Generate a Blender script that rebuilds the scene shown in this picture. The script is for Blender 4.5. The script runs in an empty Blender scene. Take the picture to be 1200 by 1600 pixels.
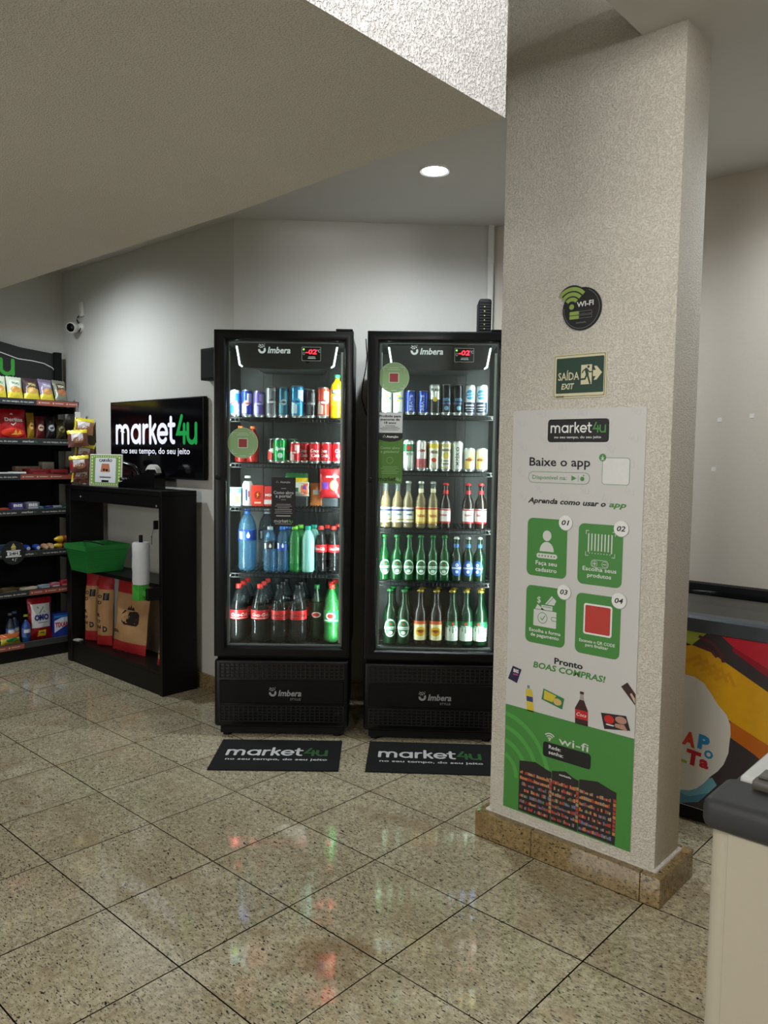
import bpy, bmesh, math, random
from mathutils import Vector, Matrix
PI = math.pi
S = bpy.context.scene
COL = S.collection
random.seed(7)

# ---------------------------------------------------------------- camera, world, lights, exposure
CAM_ROT = Matrix(((0.7393160, 0.6731992, 0.0146528), (-0.0580621, 0.0420546, 0.9974268), (-0.6708507, 0.7382644, -0.0701790)))
cam_data = bpy.data.cameras.new('camera')
cam = bpy.data.objects.new('camera', cam_data)
COL.objects.link(cam)
cam_data.sensor_fit = 'VERTICAL'
cam_data.sensor_height = 36.0
cam_data.lens = 1220.0 / 1600.0 * 36.0
cam_data.clip_start = 0.02
_m = Matrix((CAM_ROT[0], CAM_ROT[1], -CAM_ROT[2])).transposed().to_4x4()
_m.translation = (0, 0, 1.40)
cam.matrix_world = _m
S.camera = cam

world = bpy.data.worlds.new('world')
S.world = world
world.use_nodes = True
world.node_tree.nodes['Background'].inputs[0].default_value = (0.9, 0.95, 1.0, 1)
world.node_tree.nodes['Background'].inputs[1].default_value = 0.15

S.view_settings.view_transform = 'Standard'
S.view_settings.look = 'None'
S.view_settings.gamma = 1.0
S.view_settings.use_curve_mapping = False
S.view_settings.exposure = 0.9
S.cycles.transparent_max_bounces = 32
S.cycles.sample_clamp_indirect = 6.0
S.cycles.caustics_reflective = False
S.cycles.caustics_refractive = False


def area_light(name, loc, target, sx, sy, power, rgb=(1, 1, 1), spread=PI):
    d = bpy.data.lights.new(name, 'AREA')
    d.shape = 'RECTANGLE'
    d.size, d.size_y, d.energy, d.color, d.spread = sx, sy, power, rgb, spread
    o = bpy.data.objects.new(name, d)
    COL.objects.link(o)
    o.location = loc
    o.rotation_euler = (Vector(target) - Vector(loc)).to_track_quat('-Z', 'Y').to_euler()
    return o


# unseen area lights, added to brighten the scene from the hall side
area_light('hall_fill_light', (0.9, 0.3, 2.75), (-1.0, 1.0, 2.5), 0.4, 0.4, 4.6, (1.0, 0.99, 0.98), 1.2)  # added, aimed to make the soffit side bright
area_light('hall_fill_light', (-0.5, -1.5, 2.9), (-1.3, 1.4, 0.6), 1.2, 0.8, 31, (1.0, 0.97, 0.92))  # added main fill from behind the camera
area_light('hall_rear_fill', (-2.1, -2.55, 1.10), (-1.5, 1.0, 1.35), 1.4, 2.0, 24, (0.97, 0.98, 1.0))  # added broad fill for soffit underside, ceiling and pillar; no door is built
area_light('soffit_fill_light', (-2.8, -1.5, 2.1), (-2.6, 0.6, 0.0), 0.9, 0.6, 11, (1.0, 0.98, 0.94))  # added under the soffit to lift it by floor bounce
DOWNLIGHTS = [(-2.30, 2.84, 36, 165), (-4.70, 1.80, 40, 140), (-0.62, 3.25, 20, 160), (-3.9, 1.75, 0, 120)]

# ---------------------------------------------------------------- helpers
def lin(c):
    c = c / 255.0
    return c / 12.92 if c <= 0.04045 else ((c + 0.055) / 1.055) ** 2.4


def rgb(r, g=None, b=None):
    if g is None:
        r, g, b = r
    return (lin(r), lin(g), lin(b), 1)


_mats = {}


def mat(name, c=(200, 200, 200), rough=0.5, metal=0.0, bump=0.0, scale=60.0, emit=0.0, alpha=1.0, vary=0.06, spec=0.5):
    """plain surface: colour with a slight procedural variation and relief"""
    if name in _mats:
        return _mats[name]
    m = bpy.data.materials.new(name)
    _mats[name] = m
    m.use_nodes = True
    nt = m.node_tree
    b = nt.nodes['Principled BSDF']
    b.inputs['Roughness'].default_value = rough
    b.inputs['Metallic'].default_value = metal
    b.inputs['Specular IOR Level'].default_value = spec
    if alpha < 1:
        b.inputs['Alpha'].default_value = alpha
    tc = nt.nodes.new('ShaderNodeTexCoord')
    n = nt.nodes.new('ShaderNodeTexNoise')
    n.inputs['Scale'].default_value = scale
    n.inputs['Detail'].default_value = 3
    nt.links.new(tc.outputs['Object'], n.inputs['Vector'])
    mx = nt.nodes.new('ShaderNodeMix')
    mx.data_type = 'RGBA'
    col = rgb(c)
    mx.inputs['A'].default_value = tuple(v * (1 - vary) for v in col[:3]) + (1,)
    mx.inputs['B'].default_value = tuple(min(1, v * (1 + vary)) for v in col[:3]) + (1,)
    nt.links.new(n.outputs['Fac'], mx.inputs['Factor'])
    nt.links.new(mx.outputs['Result'], b.inputs['Base Color'])
    if bump > 0:
        bp = nt.nodes.new('ShaderNodeBump')
        bp.inputs['Strength'].default_value = 1.0
        bp.inputs['Distance'].default_value = bump
        nt.links.new(n.outputs['Fac'], bp.inputs['Height'])
        nt.links.new(bp.outputs['Normal'], b.inputs['Normal'])
    if emit > 0:
        b.inputs['Emission Color'].default_value = col
        b.inputs['Emission Strength'].default_value = emit
    return m


def thin_glass(name, tint=(255, 255, 255), facing=0.06, rough=0.0):
    """clear pane: what is behind shows through, with a mirror reflection that grows at grazing angles"""
    if name in _mats:
        return _mats[name]
    m = bpy.data.materials.new(name)
    _mats[name] = m
    m.use_nodes = True
    nt = m.node_tree
    nt.nodes.clear()
    out = nt.nodes.new('ShaderNodeOutputMaterial')
    tr = nt.nodes.new('ShaderNodeBsdfTransparent')
    tr.inputs[0].default_value = rgb(tint)
    gl = nt.nodes.new('ShaderNodeBsdfGlossy')
    gl.inputs['Roughness'].default_value = rough
    lw = nt.nodes.new('ShaderNodeLayerWeight')
    lw.inputs['Blend'].default_value = 0.25
    ma = nt.nodes.new('ShaderNodeMath')
    ma.operation = 'MULTIPLY_ADD'
    ma.inputs[1].default_value = 0.6
    ma.inputs[2].default_value = facing
    mix = nt.nodes.new('ShaderNodeMixShader')
    nt.links.new(lw.outputs['Fresnel'], ma.inputs[0])
    nt.links.new(ma.outputs[0], mix.inputs[0])
    nt.links.new(tr.outputs[0], mix.inputs[1])
    nt.links.new(gl.outputs[0], mix.inputs[2])
    nt.links.new(mix.outputs[0], out.inputs[0])
    return m


def vessel(name, c, alpha, tint=(255, 255, 255), rough=0.05):
    """glass or plastic of a bottle: part see-through, part coloured body, under a clear gloss"""
    if name in _mats:
        return _mats[name]
    m = bpy.data.materials.new(name)
    _mats[name] = m
    m.use_nodes = True
    nt = m.node_tree
    b = nt.nodes['Principled BSDF']
    b.inputs['Base Color'].default_value = rgb(c)
    b.inputs['Roughness'].default_value = 0.4
    out = nt.nodes['Material Output']
    tr = nt.nodes.new('ShaderNodeBsdfTransparent')
    tr.inputs[0].default_value = rgb(tint)
    gl = nt.nodes.new('ShaderNodeBsdfGlossy')
    gl.inputs['Roughness'].default_value = rough
    lw = nt.nodes.new('ShaderNodeLayerWeight')
    lw.inputs['Blend'].default_value = 0.2
    ma = nt.nodes.new('ShaderNodeMath')
    ma.operation = 'MULTIPLY_ADD'
    ma.inputs[1].default_value = 0.5
    ma.inputs[2].default_value = 0.02
    m1 = nt.nodes.new('ShaderNodeMixShader')
    m2 = nt.nodes.new('ShaderNodeMixShader')
    m1.inputs[0].default_value = alpha
    nt.links.new(tr.outputs[0], m1.inputs[1])
    nt.links.new(b.outputs[0], m1.inputs[2])
    nt.links.new(lw.outputs['Fresnel'], ma.inputs[0])
    nt.links.new(ma.outputs[0], m2.inputs[0])
    nt.links.new(m1.outputs[0], m2.inputs[1])
    nt.links.new(gl.outputs[0], m2.inputs[2])
    nt.links.new(m2.outputs[0], out.inputs[0])
    return m


def node_mat(name):
    m = bpy.data.materials.new(name)
    _mats[name] = m
    m.use_nodes = True
    return m, m.node_tree, m.node_tree.nodes['Principled BSDF']


def ramp(nt, src, stops):
    r = nt.nodes.new('ShaderNodeValToRGB')
    e = r.color_ramp.elements
    e[0].position, e[0].color = stops[0]
    e[1].position, e[1].color = stops[-1]
    for p, c in stops[1:-1]:
        x = e.new(p)
        x.color = c
    nt.links.new(src, r.inputs['Fac'])
    return r


def granite(name, per_tile=False, dark=1.0):
    m, nt, b = node_mat(name)
    L = nt.links
    geo = nt.nodes.new('ShaderNodeNewGeometry')
    add = nt.nodes.new('ShaderNodeVectorMath')
    add.operation = 'ADD'
    L.new(geo.outputs['Position'], add.inputs[0])
    if per_tile:
        oi = nt.nodes.new('ShaderNodeObjectInfo')
        wn = nt.nodes.new('ShaderNodeTexWhiteNoise')
        wn.noise_dimensions = '1D'
        L.new(oi.outputs['Random'], wn.inputs['W'])
        sc = nt.nodes.new('ShaderNodeVectorMath')
        sc.operation = 'SCALE'
        sc.inputs['Scale'].default_value = 23.0
        L.new(wn.outputs['Color'], sc.inputs[0])
        L.new(sc.outputs[0], add.inputs[1])
    P = add.outputs[0]

    def noise(scale, detail=2, rough=0.5, sx=1, sy=1, rot=0.0):
        mp = nt.nodes.new('ShaderNodeMapping')
        mp.inputs['Scale'].default_value = (sx, sy, 1)
        mp.inputs['Rotation'].default_value = (0, 0, rot)
        L.new(P, mp.inputs[0])
        n = nt.nodes.new('ShaderNodeTexNoise')
        n.inputs['Scale'].default_value = scale
        n.inputs['Detail'].default_value = detail
        n.inputs['Roughness'].default_value = rough
        L.new(mp.outputs[0], n.inputs['Vector'])
        return n.outputs['Fac']

    def mix(a, bb, f, bt='MIX'):
        x = nt.nodes.new('ShaderNodeMix')
        x.data_type = 'RGBA'
        x.blend_type = bt
        for k, v in (('A', a), ('B', bb)):
            if isinstance(v, tuple):
                x.inputs[k].default_value = v
            else:
                L.new(v, x.inputs[k])
        if isinstance(f, float):
            x.inputs['Factor'].default_value = f
        else:
            L.new(f, x.inputs['Factor'])
        return x.outputs['Result']
    d = dark
    t = (1, 1, 1) if per_tile else (.86, .78, .64)

    def C(r, g, b_):
        return rgb(r * d * t[0], g * d * t[1], b_ * d * t[2])
    base = ramp(nt, noise(55, 5, 0.7), [(0.30, C(152, 141, 114)), (0.50, C(192, 182, 152)), (0.70, C(222, 214, 188))]).outputs[0]
    big = ramp(nt, noise(2.6, 3), [(0.35, (0.84, 0.82, 0.78, 1)), (0.62, (1, 1, 1, 1))]).outputs[0]
    c = mix(base, big, 1.0, 'MULTIPLY')
    grey = ramp(nt, noise(120, 4, 0.62, 0.7, 1.7, 0.5), [(0.565, (0, 0, 0, 1)), (0.61, (.85, .85, .85, 1))]).outputs[0]
    dens = ramp(nt, noise(7, 3), [(0.36, (0.30, 0.30, 0.30, 1)), (0.60, (1, 1, 1, 1))]).outputs[0]
    gm = mix(grey, dens, 1.0, 'MULTIPLY')
    c = mix(c, C(92, 88, 82), gm)
    fl = ramp(nt, noise(150, 2, 0.5, 0.6, 1.6, 0.9), [(0.625, (0, 0, 0, 1)), (0.655, (1, 1, 1, 1))]).outputs[0]
    c = mix(c, C(50, 46, 44), fl)
    fl2 = ramp(nt, noise(75, 2, 0.55, 0.6, 1.5, 0.4), [(0.665, (0, 0, 0, 1)), (0.69, (1, 1, 1, 1))]).outputs[0]
    c = mix(c, C(42, 38, 38), fl2)
    warm = ramp(nt, noise(6.0, 2), [(0.58, (0, 0, 0, 1)), (0.74, (0.5, 0.5, 0.5, 1))]).outputs[0]
    c = mix(c, C(160, 138, 106), warm)
    if per_tile:   # the rusty mineral stain in one slab
        v = nt.nodes.new('ShaderNodeVectorMath')
        v.operation = 'DISTANCE'
        nn = nt.nodes.new('ShaderNodeTexNoise')
        nn.inputs['Scale'].default_value = 9
        L.new(geo.outputs['Position'], nn.inputs['Vector'])
        vm = nt.nodes.new('ShaderNodeVectorMath')
        vm.operation = 'MULTIPLY_ADD'
        vm.inputs[1].default_value = (0.22, 0.22, 0)
        L.new(nn.outputs['Color'], vm.inputs[0])
        L.new(geo.outputs['Position'], vm.inputs[2])
        mp = nt.nodes.new('ShaderNodeMapping')
        mp.inputs['Rotation'].default_value = (0, 0, -0.738)
        mp2 = nt.nodes.new('ShaderNodeMapping')
        mp2.inputs['Scale'].default_value = (0.55, 1.0, 0)
        L.new(vm.outputs[0], mp.inputs[0])
        L.new(mp.outputs[0], mp2.inputs[0])
        q_ = Matrix.Rotation(-0.738, 2) @ Vector((-1.515 + .11, 1.445 + .11))
        v.inputs[1].default_value = (q_.x * 0.55, q_.y, 0)
        L.new(mp2.outputs[0], v.inputs[0])
        st = ramp(nt, v.outputs['Value'], [(0.015, (0.66, 0.66, 0.66, 1)), (0.10, (0, 0, 0, 1))]).outputs[0]
        c = mix(c, rgb(122, 86, 40), st)
    L.new(c, b.inputs['Base Color'])
    b.inputs['Roughness'].default_value = 0.055
    b.inputs['Specular IOR Level'].default_value = 0.7
    return m


def plaster(name, c, depth, scale, rough=0.75):
    """roller-textured acrylic plaster: small worm-like ridges"""
    m, nt, b = node_mat(name)
    L = nt.links
    geo = nt.nodes.new('ShaderNodeNewGeometry')
    n = nt.nodes.new('ShaderNodeTexNoise')
    n.inputs['Scale'].default_value = scale
    n.inputs['Detail'].default_value = 2.5
    n.inputs['Distortion'].default_value = 0.6
    L.new(geo.outputs['Position'], n.inputs['Vector'])
    r = ramp(nt, n.outputs['Fac'], [(0.36, (0, 0, 0, 1)), (0.50, (0.75, 0.75, 0.75, 1)), (0.62, (1, 1, 1, 1))])
    n2 = nt.nodes.new('ShaderNodeTexNoise')
    n2.inputs['Scale'].default_value = 1.6
    n2.inputs['Detail'].default_value = 4
    L.new(geo.outputs['Position'], n2.inputs['Vector'])
    k = rgb(c)
    cr = ramp(nt, n2.outputs['Fac'], [(0.3, tuple(v * 0.93 for v in k[:3]) + (1,)), (0.7, k)])
    mx = nt.nodes.new('ShaderNodeMix')
    mx.data_type = 'RGBA'
    mx.blend_type = 'MULTIPLY'
    mx.inputs['Factor'].default_value = 1.0
    r2 = ramp(nt, r.outputs[0], [(0.0, (0.88, 0.87, 0.86, 1)), (0.5, (1, 1, 1, 1))])
    L.new(cr.outputs[0], mx.inputs['A'])
    L.new(r2.outputs[0], mx.inputs['B'])
    L.new(mx.outputs['Result'], b.inputs['Base Color'])
    bp = nt.nodes.new('ShaderNodeBump')
    bp.inputs['Strength'].default_value = 1.0
    bp.inputs['Distance'].default_value = depth
    L.new(r.outputs[0], bp.inputs['Height'])
    L.new(bp.outputs['Normal'], b.inputs['Normal'])
    b.inputs['Roughness'].default_value = rough
    b.inputs['Specular IOR Level'].default_value = 0.3
    return m


class MB:
    """collects shapes into ONE mesh"""
    def __init__(s):
        s.bm = bmesh.new()
        s.m = 0

    def faces(s, vs, fs, mi=None):
        vv = [s.bm.verts.new(v) for v in vs]
        out = []
        for k, f in enumerate(fs):
            try:
                ff = s.bm.faces.new([vv[i] for i in f])
                ff.material_index = s.m if mi is None else (mi if isinstance(mi, int) else mi[k])
                out.append(ff)
            except ValueError:
                pass
        return vv, out

    def box(s, x0, y0, z0, x1, y1, z1, bev=0.0, seg=2, T=None):
        v = [(x0, y0, z0), (x1, y0, z0), (x1, y1, z0), (x0, y1, z0), (x0, y0, z1), (x1, y0, z1), (x1, y1, z1), (x0, y1, z1)]
        if T is not None:
            v = [T @ Vector(p) for p in v]
        vv, ff = s.faces(v, [(0, 3, 2, 1), (4, 5, 6, 7), (0, 1, 5, 4), (1, 2, 6, 5), (2, 3, 7, 6), (3, 0, 4, 7)])
        if bev > 0:
            es = list({e for f in ff for e in f.edges})
            bmesh.ops.bevel(s.bm, geom=es, offset=bev, segments=seg, profile=0.5, affect='EDGES', material=s.m)
        return s

    def lathe(s, prof, n=20, c=(0, 0, 0), mats=None, T=None):
        """prof: list of (r, z); mats: material index for each segment"""
        rings = []
        T = T or Matrix()
        c = Vector(c)
        for r, z in prof:
            if r <= 1e-6:
                rings.append([s.bm.verts.new(T @ (c + Vector((0, 0, z))))])
            else:
                rings.append([s.bm.verts.new(T @ (c + Vector((r * math.cos(2 * PI * k / n), r * math.sin(2 * PI * k / n), z)))) for k in range(n)])
        for i in range(len(rings) - 1):
            a, b = rings[i], rings[i + 1]
            mi = s.m if mats is None else mats[i]
            for k in range(n):
                k2 = (k + 1) % n
                if len(a) == 1 and len(b) == 1:
                    continue
                if len(a) == 1:
                    f = [a[0], b[k2], b[k]]
                elif len(b) == 1:
                    f = [a[k], a[k2], b[0]]
                else:
                    f = [a[k], a[k2], b[k2], b[k]]
                try:
                    s.bm.faces.new(f).material_index = mi
                except ValueError:
                    pass
        return s

    def tube(s, pts, r, n=8, cap=True):
        pts = [Vector(p) for p in pts]
        rings = []
        for i, p in enumerate(pts):
            d = (pts[min(i + 1, len(pts) - 1)] - pts[max(i - 1, 0)]).normalized()
            a = d.cross(Vector((0, 0, 1)))
            if a.length < 1e-3:
                a = d.cross(Vector((1, 0, 0)))
            a.normalize()
            b = d.cross(a)
            rings.append([s.bm.verts.new(p + a * (r * math.cos(2 * PI * k / n)) + b * (r * math.sin(2 * PI * k / n))) for k in range(n)])
        for i in range(len(rings) - 1):
            for k in range(n):
                k2 = (k + 1) % n
                s.bm.faces.new([rings[i][k], rings[i + 1][k], rings[i + 1][k2], rings[i][k2]]).material_index = s.m
        if cap:
            s.bm.faces.new(rings[0]).material_index = s.m
            s.bm.faces.new(rings[-1][::-1]).material_index = s.m
        return s

    def prism(s, poly, a, b, axis='y', T=None):
        """2D polygon extruded from a to b along axis; polygon in the other two axes"""
        n = len(poly)

        def P(p, t):
            v = {'y': (p[0], t, p[1]), 'z': (p[0], p[1], t), 'x': (t, p[0], p[1])}[axis]
            return T @ Vector(v) if T is not None else v
        vs = [P(p, a) for p in poly] + [P(p, b) for p in poly]
        s.faces(vs, [tuple(range(n)), tuple(range(2 * n - 1, n - 1, -1))] + [(i, i + n, (i + 1) % n + n, (i + 1) % n) for i in range(n)])
        return s

    def build(s, name, mats, parent=None, smooth=35, loc=None, rot=None, recalc=True):
        if recalc:
            bmesh.ops.recalc_face_normals(s.bm, faces=s.bm.faces[:])
        if smooth:
            lim = math.radians(smooth)
            for f in s.bm.faces:
                f.smooth = True
            for e in s.bm.edges:
                e.smooth = len(e.link_faces) == 2 and e.calc_face_angle(0) < lim
        me = bpy.data.meshes.new(name)
        s.bm.to_mesh(me)
        s.bm.free()
        for m in (mats if isinstance(mats, (list, tuple)) else [mats]):
            me.materials.append(m)
        o = bpy.data.objects.new(name, me)
        COL.objects.link(o)
        if parent:
            o.parent = parent
        if loc:
            o.location = loc
        if rot:
            o.rotation_euler = rot
        return o


_glyphs = {}


def glyph_mesh(txt, bold, shear):
    key = (txt, bold, shear)
    if key not in _glyphs:
        c = bpy.data.curves.new('lettering', 'FONT')
        c.body, c.size, c.offset, c.shear, c.resolution_u = txt, 1.0, bold, shear, 2
        o = bpy.data.objects.new('lettering', c)
        COL.objects.link(o)
        me = bpy.data.meshes.new_from_object(o.evaluated_get(bpy.context.evaluated_depsgraph_get()))
        _glyphs[key] = ([v.co.copy() for v in me.vertices], [tuple(p.vertices) for p in me.polygons])
        bpy.data.objects.remove(o)
        bpy.data.curves.remove(c)
        bpy.data.meshes.remove(me)
    return _glyphs[key]


class Flat(MB):
    """flat print laid on a surface; fn(u, v, lift) -> 3D point"""
    def __init__(s, fn, cols=1, rows=1, lift=0.0004):
        super().__init__()
        s.fn, s.nc, s.nr, s.lift = fn, cols, rows, lift
        s.lay = 1
        s.mic = 0

    def strip(s, us, lo, hi):
        l = s.lay * s.lift
        grid = []
        for k, u in enumerate(us):
            grid.append([s.fn(u, lo[k] + (hi[k] - lo[k]) * j / s.nr, l) for j in range(s.nr + 1)])
        vs = [p for c in grid for p in c]
        r = s.nr + 1
        s.faces(vs, [(i * r + j, (i + 1) * r + j, (i + 1) * r + j + 1, i * r + j + 1) for i in range(len(us) - 1) for j in range(s.nr)])

    def rect(s, u0, v0, u1, v1, r=0.0, m=0):
        s.m = m
        if r > 0:
            a = [(1 - math.cos(t * PI / 8)) * r for t in range(5)]
            h = [(1 - math.sin(t * PI / 8)) * r for t in range(5)]
            us = [u0 + x for x in a]
            dv = list(h)
            for k in range(1, s.nc):
                us.append(u0 + r + (u1 - u0 - 2 * r) * k / s.nc)
                dv.append(0)
            us += [u1 - x for x in a[::-1]]
            dv += h[::-1]
        else:
            us = [u0 + (u1 - u0) * k / s.nc for k in range(s.nc + 1)]
            dv = [0] * len(us)
        s.strip(us, [v0 + d for d in dv], [v1 - d for d in dv])
        return s

    def disc(s, u, v, a, b=None, m=0, n=10):
        b = b or a
        s.m = m
        us, dv = [], []
        for k in range(n + 1):
            t = PI * k / n
            us.append(u - a * math.cos(t))
            dv.append(b * math.sin(t))
        s.strip(us, [v - d for d in dv], [v + d for d in dv])
        return s

    def ring(s, u, v, a, b, w, m=0, n=20, t0=0, t1=2 * PI):
        s.m = m
        l = s.lay * s.lift
        vs = []
        for k in range(n + 1):
            t = t0 + (t1 - t0) * k / n
            vs += [s.fn(u + a * math.cos(t), v + b * math.sin(t), l), s.fn(u + (a - w) * math.cos(t), v + (b - w) * math.sin(t), l)]
        s.faces(vs, [(2 * k, 2 * k + 2, 2 * k + 3, 2 * k + 1) for k in range(n)])
        return s

    def poly(s, pts, m=0):
        s.m = m
        s.faces([s.fn(u, v, s.lay * s.lift) for u, v in pts], [tuple(range(len(pts)))])
        return s

    def line(s, pts, w, m=0, round_=True):
        s.m = m
        l = s.lay * s.lift
        s.mic = (s.mic + 1) % 18
        l += s.mic * s.lift * 0.045          # overlapping strokes never share a plane
        dirs = []
        for (a, b), (c, d) in zip(pts, pts[1:]):
            L = math.hypot(c - a, d - b) or 1e-9
            dirs.append(((c - a) / L, (d - b) / L))
        vs = []
        h = w / 2
        for i, (a, b) in enumerate(pts):
            d0, d1 = dirs[max(i - 1, 0)], dirs[min(i, len(dirs) - 1)]
            nx, ny = -(d0[1] + d1[1]), d0[0] + d1[0]
            q = math.hypot(nx, ny) or 1e-9
            nx, ny = nx / q, ny / q
            k = h / max(.45, -d0[1] * nx + d0[0] * ny)
            vs += [s.fn(a - nx * k, b - ny * k, l), s.fn(a + nx * k, b + ny * k, l)]
        s.faces(vs, [(2 * i, 2 * i + 2, 2 * i + 3, 2 * i + 1) for i in range(len(pts) - 1)])
        if round_:
            for (a, b), (dx, dy), sg_ in ((pts[0], dirs[0], 1), (pts[-1], dirs[-1], -1)):
                t = math.atan2(dy, dx) + (PI / 2 if sg_ > 0 else -PI / 2)
                s.faces([s.fn(a + h * math.cos(t + k * PI / 6), b + h * math.sin(t + k * PI / 6), l) for k in range(7)], [tuple(range(7))])
        return s

    def frame(s, u0, v0, u1, v1, w, m=0):
        for q in ((u0, v0, u1, v0 + w), (u0, v1 - w, u1, v1), (u0, v0 + w, u0 + w, v1 - w), (u1 - w, v0 + w, u1, v1 - w)):
            s.rect(*q, m=m)
        return s

    def text(s, txt, u, v, h, m=0, w=None, align='C', bold=0.0, shear=0.0, turn=0.0):
        """h is the capital height; w, when given, the width the line is fitted to; v is the baseline"""
        vs, fs = glyph_mesh(txt, bold, shear)
        if not vs:
            return s
        x0, x1 = min(p.x for p in vs), max(p.x for p in vs)
        sc = h / 0.72
        sx = (w / (x1 - x0)) if w else sc
        W = (x1 - x0) * sx
        off = {'C': -W / 2, 'L': 0, 'R': -W}[align]
        ct, st = math.cos(turn), math.sin(turn)
        s.m = m
        l = s.lay * s.lift
        out = []
        for p in vs:
            a, b = off + (p.x - x0) * sx, p.y * sc
            out.append(s.fn(u + a * ct - b * st, v + a * st + b * ct, l))
        s.faces(out, fs)
        return s

    def up(s, n=1):
        s.lay += n
        return s

    def build(s, name, mats, parent=None, **k):
        k.setdefault('smooth', 0)
        k['recalc'] = False
        return super().build(name, mats, parent, **k)


def arc(cx, cy, r, a0, a1, n=8):
    return [(cx + r * math.cos(math.radians(a0 + (a1 - a0) * k / n)), cy + r * math.sin(math.radians(a0 + (a1 - a0) * k / n))) for k in range(n + 1)]


LOGO_W = [[(0, 0), (0, .64)] + arc(.36, .62, .36, 180, 0) + [(.72, 0)], [(0, 0), (0, .98)], [(.72, .62)] + arc(1.08, .62, .36, 180, 0) + [(1.44, 0)],
          arc(2.36, .5, .48, 0, 360, 14), [(2.84, .98), (2.84, 0)],
          [(3.28, 0), (3.28, .98)], [(3.28, .6)] + arc(3.66, .60, .36, 180, 80, 5),
          [(4.06, 0), (4.06, 1.45)], [(4.06, .42), (4.62, .98)], [(4.28, .62), (4.68, 0)],
          [(4.98, .5), (5.90, .5)], arc(5.44, .5, .48, 0, 318, 12),
          [(6.36, 1.35), (6.36, .3)] + arc(6.62, .28, .26, 180, 285, 5), [(6.14, .97), (6.72, .97)]]
LOGO_G = [[(7.5, 1.42), (7.08, .50), (7.92, .50)], [(7.76, .95), (7.76, 0)], [(8.14, .98), (8.14, .42)] + arc(8.54, .42, .42, 180, 360, 9) + [(8.96, .98)], [(8.96, .98), (8.96, 0)]]


def logo(f, u, v, width, m_white, m_green, stroke=0.25, hscale=1.0):
    """the shop's word mark, drawn with round-ended strokes; u, v is its lower left corner"""
    k = width / 9.1
    for part, mi in ((LOGO_W, m_white), (LOGO_G, m_green)):
        for st in part:
            f.line([(u + (x + .07) * k, v + y * k * hscale) for x, y in st], stroke * k, m=mi)
    return f


def empty(name, label=None, cat=None, group=None, loc=(0, 0, 0), rot=(0, 0, 0)):
    o = bpy.data.objects.new(name, None)
    COL.objects.link(o)
    o.empty_display_size = 0.05
    o.location, o.rotation_euler = loc, rot
    return tag(o, label, cat, group)


def tag(o, label=None, cat=None, group=None, kind=None):
    for k, v in (('label', label), ('category', cat), ('group', group), ('kind', kind)):
        if v:
            o[k] = v
    return o


def dup(o, parent=None):
    c = o.copy()
    COL.objects.link(c)
    c.parent = parent
    for ch in list(o.children):
        dup(ch, c)
    return c


def wall_fn(x0, y, z0):
    """print on a surface facing -Y"""
    return lambda u, v, l: Vector((x0 + u, y - l, z0 + v))


def cyl_fn(R, z0=0.0, a0=0.0):
    return lambda u, v, l: Vector(((R + l) * math.sin(u / R + a0), -(R + l) * math.cos(u / R + a0), z0 + v))


# frequent materials
BLACK = mat('black_powder_coat', (6, 6, 7), 0.36, bump=0.0001, scale=400, spec=0.28)
BLACKG = mat('black_gloss', (8, 8, 9), 0.18)
BLACKM = mat('black_matt', (11, 11, 12), 0.65, spec=0.25)
LINER = mat('charcoal_liner', (50, 53, 55), 0.4)
WHITE = mat('white_print', (240, 242, 240), 0.5)
OFFW = mat('off_white_plastic', (222, 221, 214), 0.4)
GREEN = mat('brand_green', (66, 170, 62), 0.5)
DKPRINT = mat('black_print', (14, 14, 14), 0.5)
REDP = mat('red_print', (200, 32, 30), 0.45)
ALU = mat('aluminium', (205, 208, 210), 0.28, metal=0.9)
CHROME = mat('chrome', (200, 200, 200), 0.12, metal=1.0)
PANE = thin_glass('door_glass', (246, 251, 249), 0.022)

# ---------------------------------------------------------------- room shell
CEIL = 2.705
XL, YB, YR, XR, YF = -5.66, 2.70, 3.75, 1.9, -2.6
CX, CY = -3.608, 2.70
WX = -2.57
wallm = mat('wall_paint', (206, 205, 198), 0.6, bump=0.0004, scale=90, vary=0.03, spec=0.3)
wallw = mat('wall_paint_cream', (208, 199, 186), 0.6, bump=0.0004, scale=90, vary=0.03, spec=0.3)
ceilm = mat('ceiling_paint', (218, 217, 213), 0.7, vary=0.02, scale=8, spec=0.2)
PLAS = plaster('pillar_plaster', (231, 226, 214), 0.0020, 190)
SOFF = plaster('soffit_plaster', (232, 227, 216), 0.0015, 260)
SOFFW = plaster('soffit_side_plaster', (244, 243, 241), 0.0035, 170)
GRAN = granite('granite_tile_stone', True)
GRANS = granite('granite_skirting_stone', False, 0.92)
grout = mat('dark_grout', (34, 27, 22), 1.0, spec=0.05)


def struct(name, mb, m, parent=None, **k):
    o = mb.build(name, m, parent, **k)
    if not parent:
        o['kind'] = 'structure'
    return o


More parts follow.
